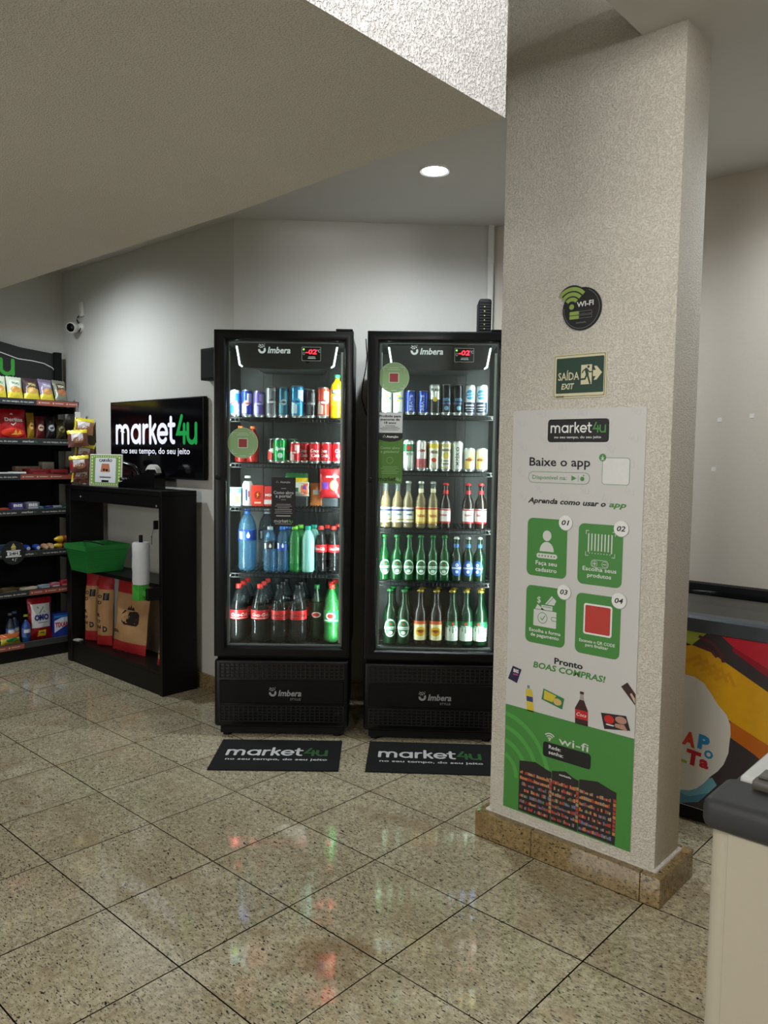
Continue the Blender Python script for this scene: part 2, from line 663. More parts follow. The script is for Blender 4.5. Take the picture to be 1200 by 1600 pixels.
floor = struct('floor', MB().box(XL - .1, YF - .1, -0.12, XR + .1, YR + .1, -0.008), grout)
TX, TY, TP, TQ = -2.970, 1.148, 0.3975, 0.3940
tile_me = None
ntile = 0
for i in range(-7, 13):
    for j in range(-6, 7):
        x, y = TX + i * TP, TY + j * TQ
        if x + TP < XL or x > 0.6 or y + TQ < -0.4 or y > YR:
            continue
        cx_, cy_ = x + TP / 2, y + TQ / 2
        if cy_ - TQ / 2 > CY and cx_ + TP / 2 < CX:      # behind the back wall
            continue
        if cx_ > CX and (cx_ + TP / 2 - CX) * -0.717 + (cy_ - TQ / 2 - CY) * 0.697 > 0.15:
            continue
        if ntile == 0:
            mb = MB()
            g = 0.0018
            a, b = TP / 2 - g, TQ / 2 - g
            c = 0.0003
            vs = [(-a, -b, -.009), (a, -b, -.009), (a, b, -.009), (-a, b, -.009), (-a, -b, -c), (a, -b, -c), (a, b, -c), (-a, b, -c),
                  (-a + c, -b + c, 0), (a - c, -b + c, 0), (a - c, b - c, 0), (-a + c, b - c, 0)]
            mb.faces(vs, [(8, 9, 10, 11)] + [(k, (k + 1) % 4, (k + 1) % 4 + 4, k + 4) for k in range(4)] + [(k + 4, (k + 1) % 4 + 4, (k + 1) % 4 + 8, k + 8) for k in range(4)], [0] + [1] * 8)
            t = mb.build('tile', [GRAN, grout], floor, smooth=0)
            tile_me = t.data
        else:
            t = bpy.data.objects.new('tile', tile_me)
            COL.objects.link(t)
            t.parent = floor
        t.location = (cx_, cy_, random.uniform(-.0003, .0003))
        t.rotation_euler = (random.uniform(-.0006, .0006), random.uniform(-.0006, .0006), 0)
        ntile += 1

struct('wall_left', MB().box(XL - .12, YF, 0, XL, YB + .12, 3.7), wallm)
struct('wall_back', MB().box(XL, YB, 0, CX, YB + .12, CEIL + .1), wallm)
d_ = Vector((WX - CX, YR - CY)).normalized()
n_ = Vector((-d_.y, d_.x))
poly = [(CX, CY), (WX, YR), (WX + n_.x * .12, YR + n_.y * .12), (CX + n_.x * .12, CY + n_.y * .12)]
struct('wall_corner', MB().prism(poly, 0, CEIL + .1, 'z'), wallm)
struct('wall_rear', MB().box(WX, YR, 0, XR, YR + .12, CEIL + .1), wallw)
struct('wall_right', MB().box(XR, YF, 0, XR + .12, YR + .12, 3.7), wallw)
struct('wall_front', MB().box(XL, YF - .12, 0, XR, YF, 3.7), wallw)
# low ceiling over the shop, with its cut-out over the tall hall
SX, SY, SZ = -1.008, 1.488, 2.15
PX0, PX1, PY0, PY1 = -1.600, -0.967, 2.370, 2.562
struct('ceiling', MB().box(XL, PY0 + .16, CEIL, XR, YR + .1, CEIL + .12).box(-1.108, 1.75, CEIL, XR, PY0 + .16, CEIL + .12), ceilm, smooth=0)
struct('ceiling_upper', MB().box(XL, YF, 3.6, XR, PY0 + .1, 3.7), ceilm)
struct('beam_1', MB().box(XL, PY0, CEIL + .0005, PX0 + .003, PY0 + .155, 3.6), PLAS)
struct('soffit_beam', MB().prism([(XL, YF), (SX, YF), (SX, SY), (-1.45, 1.489), (-2.0, 1.514), (XL, 1.514)], SZ, 3.6, 'z'), [SOFF], smooth=0)
so = bpy.data.objects['soffit_beam']
so.data.materials.append(SOFFW)
for p in so.data.polygons:
    if p.normal.x > 0.7:
        p.material_index = 1

# pillar and its granite skirting, slab by slab
pillar = struct('pillar', MB().box(PX0, PY0, 0, PX1, PY1, 3.599, 0.003, 2), PLAS)
mb = MB()
mb.box(PX0 - .012, PY0 - .012, .085, PX1 + .012, PY1 + .012, .102, .006, 2)
mb.build('plaster_fillet', PLAS, pillar)
SK = [(-1.636, -1.397), (-1.395, -0.997), (-0.995, -0.930)]
for a, b in SK:
    mb = MB().box(a, 2.330, 0, b, PY0 - .001, .096, .0015, 1)
    mb.build('skirting_slab', GRANS, pillar, smooth=0)
MB().box(PX1 + .001, PY0, 0, -0.930, 2.602, .096, .0015, 1).build('skirting_slab', GRANS, pillar, smooth=0)
MB().box(-1.636, PY0, 0, PX0 - .001, 2.602, .096, .0015, 1).build('skirting_slab', GRANS, pillar, smooth=0)
MB().box(-1.5995, PY1 + .001, 0, -0.968, 2.602, .096, .0015, 1).build('skirting_slab', GRANS, pillar, smooth=0)

# granite baseboards along the walls
struct('baseboard_back', MB().box(XL, YB - .018, 0, CX - .01, YB, .09, .0015, 1), GRANS)
pb = [(CX + .002, CY - .02), (WX + .005, YR - .03), (WX - .004, YR), (CX, CY)]
struct('baseboard_corner', MB().prism(pb, 0, .09, 'z'), GRANS)
struct('baseboard_rear', MB().box(WX + .02, YR - .018, 0, XR, YR, .09, .0015, 1), GRANS)
struct('baseboard_left', MB().box(XL, YF, 0, XL + .018, YB - .02, .09, .0015, 1), GRANS)


# ---------------------------------------------------------------- recessed ceiling lamps
def downlight(x, y, power, ang, label, can=False):
    r = empty('ceiling_light', label, 'ceiling light', 'recessed round ceiling spots', (x, y, CEIL))
    if can:      # deep cylinder, added so the lens does not mirror in the floor
        MB().lathe([(.050, -.001), (.050, -.110), (.046, -.110), (.044, -.030), (0, -.028)], 28).build('cylinder', BLACKM, r)
        MB().lathe([(0, -.034), (.034, -.036), (.042, -.033)], 28).build('lens', mat('lit_lens', (236, 242, 255), .4, emit=30), r)
    else:
        MB().lathe([(.057, -.001), (.057, -.006), (.068, -.009), (.074, -.004), (.074, 0)], 28).build('trim_ring', OFFW, r)
        MB().lathe([(0, -.004), (.036, -.007), (.056, -.003)], 28).build('lens', mat('lit_lens', (236, 242, 255), .4, emit=30), r)
    d = bpy.data.lights.new('lamp_light', 'SPOT')
    d.energy, d.spot_size, d.spot_blend, d.shadow_soft_size = power, math.radians(ang), 1.0 if can else 0.7, 0.045
    d.color = (0.86, 0.94, 1.0)
    o = bpy.data.objects.new('lamp_light', d)
    COL.objects.link(o)
    o.parent = r
    o.location = (0, 0, -.16 if can else -.02)
    if can:
        o.rotation_euler = (.42, 0, 0)
    return r, o


LAB = ['round recessed ceiling spot, lit, above the two drinks fridges', 'black cylinder ceiling spot before the television wall, hidden by the beam',
       'recessed ceiling spot over the ice cream freezer behind the pillar']
for (x, y, p, a), lb in zip(DOWNLIGHTS, LAB):
    downlight(x, y, p, a, lb, y < 2.1)

# ---------------------------------------------------------------- printed poster, exit sign and network sign on the pillar
GREYW = mat('poster_white', (212, 212, 210), 0.45, vary=0.02, scale=4)
GHOST = mat('poster_ghost_grey', (198, 198, 197), 0.45)
PG = mat('poster_green', (72, 142, 62), 0.45, vary=0.02, scale=4)
PG2 = mat('poster_light_green', (84, 166, 74), 0.45)
SHOPM = [mat('rack_dark', (34, 28, 30), .5), mat('rack_red', (176, 66, 56), .5), mat('rack_orange', (206, 128, 74), .5), mat('rack_blue', (110, 124, 160), .5),
         mat('rack_tan', (176, 150, 118), .5), mat('rack_green', (96, 120, 84), .5)]


def flatpart(fn, name, mats, parent, draw, lay=1, cols=1, rows=1, lift=0.0004):
    f = Flat(fn, cols, rows, lift)
    f.lay = lay
    draw(f)
    return f.build(name, mats, parent)


def build_poster():
    r = empty('poster', 'tall white and green instruction poster on the front of the plastered pillar', 'poster', loc=(-1.538, PY0 - .0005, .130))
    fn = wall_fn(0, 0, 0)
    MB().box(0, -.0025, 0, .490, 0, 1.440).build('sheet', GREYW, r, smooth=0)
    fn = wall_fn(0, -.0025, 0)

    def P(name, mats, draw, lay=1):
        return flatpart(fn, name, mats, r, draw, lay, cols=4)

    def ghosts(f):
        rnd = random.Random(3)
        for k in range(24):
            u, v = (k % 6) * .082 + .005 + rnd.uniform(-.01, .01), 1.385 - (k // 6) * .085 + (k % 2) * .03
            a = rnd.uniform(-.5, .4)
            ca, sa = math.cos(a), math.sin(a)
            for st in LOGO_G:
                q = [((x - 8) * .016, y * .02) for x, y in st]
                q = [(min(.487, max(.003, u + .03 + x * ca - y * sa)), min(1.437, v + x * sa + y * ca)) for x, y in q]
                f.line(q, .0012, round_=False)
    tag(P('ghost_print', [GHOST], ghosts, .1), kind='stuff')
    P('green_field', [PG], lambda f: f.poly([(0.0, 0), (.490, 0), (.490, .377), (.25, .379), (0.0, .382)]))
    P('swirl_print', [PG2], lambda f: [f.ring(-.02, .12, q, q * 1.1, .016, n=14, t0=0, t1=math.acos(.0205 / (q - .016))) for q in (.08, .125, .17, .215)], 2)
    P('logo_plate', [DKPRINT], lambda f: f.rect(.143, 1.331, .364, 1.404, .010))
    P('logo_border', [WHITE], lambda f: f.rect(.141, 1.329, .366, 1.406, .011), 0)
    P('lettering', [WHITE, PG], lambda f: (logo(f, .153, 1.362, .202, 0, 1, .23), f.text('no seu tempo, do seu jeito', .2535, 1.342, .0085, 0, .172, bold=.01)), 3)
    P('lettering', [DKPRINT], lambda f: f.text('Baixe o app', .188, 1.248, .030, 0, .232, bold=.015), 2)
    P('pill_outline', [PG], lambda f: f.rect(.069, 1.189, .304, 1.228, .018))
    P('pill_field', [GREYW], lambda f: f.rect(.0705, 1.1905, .3025, 1.2265, .017), 2)
    P('lettering', [PG], lambda f: (f.text('Disponível na:', .152, 1.202, .014, 0, .132, bold=.005), f.poly([(.237, 1.199), (.255, 1.2085), (.237, 1.218)]),
                                    f.line([(.262, 1.198), (.262, 1.219)], .0008), f.disc(.277, 1.207, .0075), f.disc(.2815, 1.2185, .002, .003)), 3)
    P('code_frame', [PG], lambda f: f.rect(.347, 1.191, .442, 1.279, .010))
    P('code_field', [mat('clean_white_print', (228, 229, 228), .45)], lambda f: f.rect(.3485, 1.1925, .4405, 1.2775, .009), 2)
    P('download_badge', [PG, WHITE], lambda f: (f.disc(.3475, 1.279, .0125), f.up(), f.line([(.3475, 1.285), (.3475, 1.275)], .0018, 1), f.line([(.343, 1.279), (.3475, 1.2745), (.352, 1.279)], .0018, 1), f.line([(.342, 1.272), (.353, 1.272)], .0018, 1)), 3)
    P('lettering', [DKPRINT, PG], lambda f: (f.text('Aprenda como usar o', .070, 1.119, .018, 0, .294, 'L', .03, .25), f.text('app', .375, 1.119, .018, 1, .060, 'L', .03, .25)), 2)
    tiles = [(.072, .864, .228, 1.066, '01', 'Faça seu', 'cadastro'), (.270, .857, .428, 1.060, '02', 'Escolha seus', 'produtos'),
             (.074, .626, .230, .829, '03', 'Escolha a forma', 'de pagamento'), (.269, .622, .429, .826, '04', 'Escaneie o QR CODE', 'para finalizar')]
    for k, (a, b, c, d, num, t1, t2) in enumerate(tiles):
        P('step_tile', [PG], lambda f: f.rect(a, b, c, d, .020), 2)
        w1 = (.083, .120, .124, .128)[k]
        w2 = (.083, .085, .112, .082)[k]
        P('lettering', [WHITE], lambda f: (f.text(t1, (a + c) / 2, b + (.040, .047, .040, .040)[k], (.015, .014, .0125, .0105)[k], 0, w1, bold=.01), f.text(t2, (a + c) / 2, b + (.017, .026, .024, .027)[k], (.015, .014, .0125, .0105)[k], 0, w2, bold=.01)), 3)
        P('number_badge', [mat('badge_shadow_grey', (166, 166, 166), .5), WHITE, DKPRINT], lambda f: (f.disc(c - .007, d - .010, .0265), f.up(), f.disc(c - .0075, d - .009, .0255, m=1), f.up(), f.text(num, c - .0075, d - .017, .017, 2, .029, bold=.02, shear=.2)), 4)
    ic = mat('icon_white', (218, 222, 218), .5)
    P('icon', [ic, PG], lambda f: (f.disc(.1505, 1.007, .017, .0185), f.poly([(.1505 + .028 * math.cos(t * PI / 10), .952 + .034 * math.sin(t * PI / 10)) for t in range(11)]),
                                 f.rect(.111, .928, .192, .945, .008), f.up(), [f.disc(.122 + k * .0118, .9365, .0028, m=1, n=5) for k in range(6)]), 3)
    P('icon', [ic, PG], lambda f: ([f.rect(.305 + k * .0118, .966 if k in (0, 7) else .971, .3095 + k * .0118, 1.028) for k in range(8)], [f.rect(.310 + k * .0105, .961, .3125 + k * .0105, .9645) for k in range(8)],
                                 f.line([(.298, 1.025), (.298, 1.037), (.307, 1.037)], .002), f.line([(.392, 1.037), (.401, 1.037), (.401, 1.025)], .002), f.line([(.298, .966), (.298, .954), (.307, .954)], .002), f.line([(.392, .954), (.401, .954), (.401, .966)], .002),
                                 f.rect(.318, .916, .381, .942, .012), f.up(), f.rect(.3195, .9175, .3795, .9405, .011, 1), f.up(), f.ring(.332, .929, .010, .010, .0012), f.ring(.367, .929, .010, .010, .0012),
                                 f.line([(.327, .929), (.337, .929)], .0028), f.line([(.332, .924), (.332, .934)], .0028), f.line([(.362, .929), (.372, .929)], .0028)), 3)
    P('icon', [ic, PG], lambda f: (f.rect(.106, .688, .196, .746, .003), f.poly([(.112, .748), (.120, .765), (.148, .748)]), f.poly([(.150, .768), (.176, .800), (.194, .785), (.186, .768)]), f.rect(.136, .748, .180, .764),
                                 f.text('$', .126, .771, .022, 0, bold=.01), f.up(), f.ring(.142, .719, .019, .020, .002, 1), f.line([(.134, .719), (.141, .711), (.151, .727)], .0026, 1), f.line([(.196, .727), (.180, .727), (.176, .721), (.180, .714), (.196, .714)], .002, 1),
                                 f.line([(.142, .759), (.174, .759)], .0018, 1), f.line([(.156, .766), (.182, .795)], .0018, 1)), 3)
    P('code_field', [WHITE, mat('code_red', (196, 58, 44), .45)], lambda f: (f.rect(.298, .690, .400, .794, .008), f.up(), f.rect(.304, .696, .394, .788, .005, 1)), 3)
    P('lettering', [DKPRINT], lambda f: f.text('Pronto', .247, .567, .021, 0, .108, bold=.03, shear=.0), 2)
    P('lettering', [PG], lambda f: f.text('BOAS COMPRAS!', .247, .539, .021, 0, .274, bold=.03, shear=.15), 2)
    brown = mat('print_cola_brown', (58, 26, 26), .5)
    navy = mat('print_navy', (40, 32, 74), .5)
    yell = mat('print_yellow', (216, 196, 60), .5)
    P('product_print', [navy, WHITE, mat('print_pink', (190, 70, 130), .5)], lambda f: (f.poly([(.026, .527), (.063, .520), (.045, .467), (.007, .477)]), f.up(), f.text('BIS', .040, .505, .012, 1, .022, bold=.03, turn=-.1), f.rect(.028, .495, .048, .500, m=2)), 2)
    P('product_print', [yell, mat('print_blue', (52, 62, 128), .5), mat('print_cap_teal', (90, 150, 160), .5)], lambda f: (f.poly([(.084, .455), (.082, .440), (.090, .377), (.118, .377), (.110, .445), (.104, .458)]), f.rect(.088, .458, .098, .469, m=2), f.up(), f.poly([(.086, .430), (.112, .430), (.113, .412), (.088, .412)], 1)), 1)
    P('product_print', [mat('print_leaf_green', (48, 128, 78), .5), yell, mat('print_tan', (216, 184, 110), .5)], lambda f: (f.poly([(.154, .471), (.236, .452), (.229, .413), (.147, .431)]), f.up(), f.poly([(.158, .466), (.205, .455), (.190, .430), (.156, .434)], 1), f.disc(.210, .435, .016, .012, 2)), 2)
    P('product_print', [brown, mat('print_clear_grey', (168, 160, 158), .5), REDP, WHITE], lambda f: (f.poly([(.279, .377), (.327, .377), (.325, .430), (.316, .448), (.310, .462), (.293, .462), (.286, .448), (.277, .430)]), f.poly([(.293, .462), (.310, .462), (.307, .482), (.295, .482)], 1), f.rect(.2935, .482, .308, .491), f.up(),
                                                                                                  f.poly([(.278, .427), (.326, .427), (.326, .396), (.279, .396)], 2), f.up(), f.text('Coca', .302, .406, .012, 3, .036, shear=.3)), 1)
    P('product_print', [brown, mat('print_cream', (206, 180, 150), .5)], lambda f: (f.poly([(.439, .538), (.460, .556), (.489, .523), (.489, .486)]), f.up(), f.poly([(.470, .520), (.476, .524), (.488, .508), (.488, .492)], 1)), 2)
    P('product_print', [mat('print_dark', (36, 24, 24), .5), REDP, mat('print_meat', (186, 140, 120), .5), WHITE], lambda f: (f.poly([(.372, .436), (.460, .445), (.476, .400), (.386, .384)]), f.up(), f.disc(.402, .420, .018, .014, 1), f.disc(.443, .427, .020, .012, 2), f.poly([(.418, .400), (.468, .396), (.455, .414), (.425, .412)], 2), f.rect(.392, .400, .424, .404, m=3)), 2)
    P('icon', [ic], lambda f: ([f.ring(.184, .293, q, q, .004, n=10, t0=.75, t1=2.39) for q in (.010, .018, .026)], f.disc(.184, .294, .0035)), 3)
    P('lettering', [ic], lambda f: f.text('wi-fi', .276, .290, .028, 0, .112, bold=.005), 3)
    P('network_plate', [DKPRINT], lambda f: f.rect(.159, .232, .342, .285, .010), 3)
    P('lettering', [WHITE], lambda f: (f.text('Rede:', .182, .264, .0135, 0, .047, 'L', bold=.01), f.text('senha:', .182, .245, .0135, 0, .057, 'L', bold=.01)), 4)

    def racks(f):
        rnd = random.Random(5)
        for a, b in ((.065, .195), (.197, .300), (.302, .437)):
            f.poly([(a, .006), (b, .004), (b, .182), (b - .02, .186), ((a + b) / 2, .200), (a + .02, .192), (a, .188)], 0)
        f.up()
        for a, b in ((.069, .192), (.200, .297), (.305, .424)):
            for row in range(7):
                v = .015 + row * .0215
                u = a
                while u < b - .006:
                    w = rnd.uniform(.004, .009)
                    if rnd.random() < .86:
                        f.rect(u, v, u + w - .0008, v + rnd.uniform(.007, .013), m=rnd.choice([1, 1, 2, 3, 4, 5] if row < 5 else [1, 2, 2, 4, 4]))
                    u += w
        for a in (.188, .292, .427):
            for k in range(9):
                f.rect(a, .035 + k * .014, a + .010, .046 + k * .014, m=rnd.choice([1, 2, 4]))
        f.m = 0
        f.up()
        f.text('market4u', .249, .180, .007, 6, .045, bold=.02)
    P('shelf_photo', SHOPM + [WHITE], racks, 3)
    return r


build_poster()


def build_exit_sign():
    r = empty('exit_sign', 'green and cream exit sign with a running figure, on the pillar above the poster', 'sign', loc=(-1.381, PY0 - .0005, 1.606))
    cream = mat('photoluminescent_cream', (222, 216, 180), .45, vary=.02)
    dg = mat('safety_green', (22, 62, 44), .45, vary=.03)
    MB().box(0, -.004, 0, .193, 0, .146, .0008, 1).build('plate', cream, r)
    fn = wall_fn(0, -.004, 0)
    flatpart(fn, 'border_line', [DKPRINT, cream], r, lambda f: (f.rect(.004, .005, .189, .142, .004), f.up(), f.rect(.0055, .0065, .1875, .1405, .004, 1)), 1, 4)
    flatpart(fn, 'green_panel', [dg], r, lambda f: f.rect(.012, .016, .185, .133, .003), 3, 4)
    flatpart(fn, 'lettering', [cream], r, lambda f: (f.text('SAÍDA', .0585, .060, .026, 0, .078, bold=.015), f.text('EXIT', .056, .030, .019, 0, .048, bold=.03, shear=.2)), 4)
    flatpart(fn, 'door_pictogram', [cream], r, lambda f: f.rect(.104, .043, .143, .107), 4, 2)
    flatpart(fn, 'arrow', [cream], r, lambda f: f.poly([(.147, .068), (.157, .068), (.150, .056), (.160, .056), (.179, .079), (.160, .101), (.150, .101), (.157, .088), (.147, .088)]), 4)
    flatpart(fn, 'running_figure', [dg], r, lambda f: (f.disc(.1305, .100, .0045), f.line([(.122, .092), (.127, .075)], .010), f.line([(.125, .094), (.134, .083), (.144, .083)], .004), f.line([(.121, .093), (.112, .088), (.109, .081)], .004),
                                                     f.line([(.127, .075), (.132, .062), (.137, .046)], .006), f.line([(.125, .074), (.119, .061), (.106, .060)], .006)), 5)
    flatpart(fn, 'fine_print', [mat('fine_print_grey', (120, 120, 104), .5)], r, lambda f: (f.rect(.014, .003, .043, .0045), f.rect(.014, .0065, .043, .008)), 6)


build_exit_sign()


def build_wifi_sign():
    r = empty('network_sign', 'round black WI-FI sign with green signal arcs, on the pillar above the exit sign', 'sign', loc=(-1.2825, PY0 - .0005, 1.897))
    olive = mat('sign_lime', (150, 176, 84), .45)
    pts = [(.070 * math.cos(t * PI / 18), .070 * math.sin(t * PI / 18)) for t in range(36)]
    pts = [p for p in pts if not (p[0] < .01 and p[1] > .028)]
    mb = MB()
    mb.lathe([(0, 0), (.070, 0), (.070, .005), (0, .005)], 40, T=Matrix.Rotation(PI / 2, 4, 'X'))
    a = [(-.036 + .062 * math.cos(math.radians(q)), .008 + .072 * math.sin(math.radians(q))) for q in range(38, 150, 8)]
    mb.prism(a + [(-.050, .030), (-.030, -.002), (0, .012)], -.006, -.001, 'y')
    mb.build('plate', DKPRINT, r)
    fn = wall_fn(0, -.0062, 0)
    flatpart(fn, 'signal_arcs', [olive], r, lambda f: ([f.ring(-.036, .010, q, q, .0125, n=12, t0=math.radians(42), t1=math.radians(140)) for q in (.030, .047, .064)], f.disc(-.036, .009, .009)), 1)
    flatpart(fn, 'white_rim', [mat('sign_grey', (140, 144, 140), .5)], r, lambda f: f.ring(0, 0, .0645, .0645, .0012, n=30, t0=math.radians(-185), t1=math.radians(68)), 1)
    flatpart(fn, 'lettering', [WHITE, olive, mat('sign_grey')], r, lambda f: (f.text('WI-FI', .013, .007, .017, 0, .060, bold=.02, turn=.03), f.rect(-.043, -.019, -.009, -.007, .002, 1), f.rect(-.043, -.032, -.009, -.021, .002, 1),
                                                                           f.frame(-.008, -.018, .038, -.008, .0008, 2), f.frame(-.008, -.031, .038, -.021, .0008, 2), f.text('market4u', 0, -.047, .006, 2, .035)), 1)


build_wifi_sign()

# ---------------------------------------------------------------- television on the back wall
r = empty('television', 'black wall television showing the white and green shop name', 'television', loc=(-4.915, YB - .004, 1.248))
MB().box(0, -.034, 0, 1.070, -.004, .490, .004, 2).build('casing', BLACKM, r)
MB().box(.35, -.006, .12, .70, .003, .36).build('wall_bracket', BLACKM, r, smooth=0)
scr = mat('screen_dark', (5, 5, 7), .12, emit=0.15)
fn = wall_fn(0, -.034, 0)
flatpart(fn, 'screen', [scr], r, lambda f: f.rect(.007, .010, 1.063, .483), 1)
SW, SGR = mat('screen_white', (215, 216, 228), .3, emit=0.34), mat('screen_green', (26, 140, 66), .3, emit=0.30)
flatpart(fn, 'lettering', [SW, SGR], r, lambda f: (logo(f, .078, .222, .925, 0, 1, .27, 1.08), f.text('no seu tempo, do seu jeito', .541, .152, .038, 0, .785, bold=.012)), 3)

# ---------------------------------------------------------------- security camera and cable cover on the back wall
r = empty('security_camera', 'small white dome security camera on the back wall above the snack shelf', 'camera', loc=(-5.375, YB, 2.285))
MB().lathe([(0, 0), (.034, 0), (.034, .008), (.028, .014), (.022, .030), (0, .032)], 20, T=Matrix.Rotation(PI / 2, 4, 'X')).build('wall_base', OFFW, r)
T = Matrix.Translation((-.010, -.062, -.006)) @ Matrix.Rotation(.62, 4, 'Z') @ Matrix.Rotation(PI / 2 + .2, 4, 'X')
MB().lathe([(0, -.045), (.026, -.038), (.038, -.018), (.040, .004), (.036, .024), (.034, .030), (.030, .031)], 24, T=T).build('housing', OFFW, r)
MB().lathe([(.030, .031), (.024, .026), (.016, .027), (.014, .033), (0, .036)], 20, T=T).build('lens', BLACKG, r)
MB().tube([(-.002, -.012, .085), (-.03, -.016, .07), (-.035, -.018, .055), (-.005, -.02, .02), (.022, -.02, -.01), (.018, -.03, -.035)], .004).build('cable', BLACKM, r)
r = empty('junction_box', 'slim white cable box on the wall over the security camera', 'box', loc=(-5.350, YB, 2.358))
MB().box(-.020, -.022, 0, .022, 0, .098, .005, 3).build('cover', OFFW, r)
MB().box(-.002, -.0232, .024, .004, -.0215, .030).build('indicator', BLACKM, r, smooth=0)
# black speaker box beside the fridge
r = empty('wall_speaker', 'small black box speaker on the wall between television and fridge', 'speaker', loc=(-3.882, YB, 1.824))
MB().box(.040, -.060, 0, .235, -.001, .180, .004, 2).build('cabinet', BLACKM, r)
MB().box(.050, -.063, .010, .225, -.058, .170, .002, 1).build('grille', mat('speaker_cloth', (22, 22, 23), .9, bump=.001, scale=900), r)
# white conduit and round buttons on the walls
r = empty('cable_conduit', 'white vertical cable duct in the corner behind the pillar', 'cable duct', loc=(-2.600, 3.720, 0))
MB().box(-.016, -.034, .40, .016, -.006, CEIL, .002, 1, Matrix.Rotation(.80, 4, 'Z')).build('duct', OFFW, r)
for z in (.9, 1.7, 2.5):
    MB().box(-.018, -.036, z, .018, -.006, z + .03, .002, 1, Matrix.Rotation(.80, 4, 'Z')).build('joint_clip', OFFW, r)
for x, z, lb in ((-1.307, 1.595, 'small square tape mark on the rear wall, the upper of the two inner ones'), (-1.325, 1.365, 'small square tape mark on the rear wall, the lowest'), (-1.165, 1.61, 'small square tape mark on the rear wall at its outer end')):
    tag(MB().box(x - .010, YR - .0015, z - .010, x + .010, YR - .0002, z + .010, .0004, 1).build('tape_mark', mat('white_tape', (232, 230, 224), .5), smooth=0), lb, 'tape')


# ---------------------------------------------------------------- the two glass-door drinks fridges
FW, FD, FH = .672, .54, 2.005
GLOW = mat('led_strip_glow', (228, 244, 240), .3, emit=52)
GLOWS = mat('diffuser_glow', (228, 244, 240), .3, emit=3.2)
RUB = mat('door_gasket', (40, 41, 42), .6)
LREG = mat('lettering_silver_glow', (232, 238, 238), .4, emit=.25)  # silver print, slight emission added to make it brighter


def brand(f, u, v, h, w, m=0):
    """crescent-and-dots emblem with the maker's name"""
    k = h
    f.m = m
    f.ring(u + .55 * k, v + .42 * k, .62 * k, .62 * k, .34 * k, m, 14, math.radians(170), math.radians(395))
    for a, b, c in ((.05, .95, .10), (.3, 1.12, .12), (.55, .85, .13), (.62, 1.2, .10), (.85, 1.0, .11), (.28, .78, .10), (.95, 1.3, .07), (.1, 1.25, .07)):
        f.disc(u + a * k, v + b * k, c * k, m=m, n=5)
    f.text('Imbera', u + 1.45 * k, v - .1 * k, k * 1.02, m, w, 'L', .025, .22)


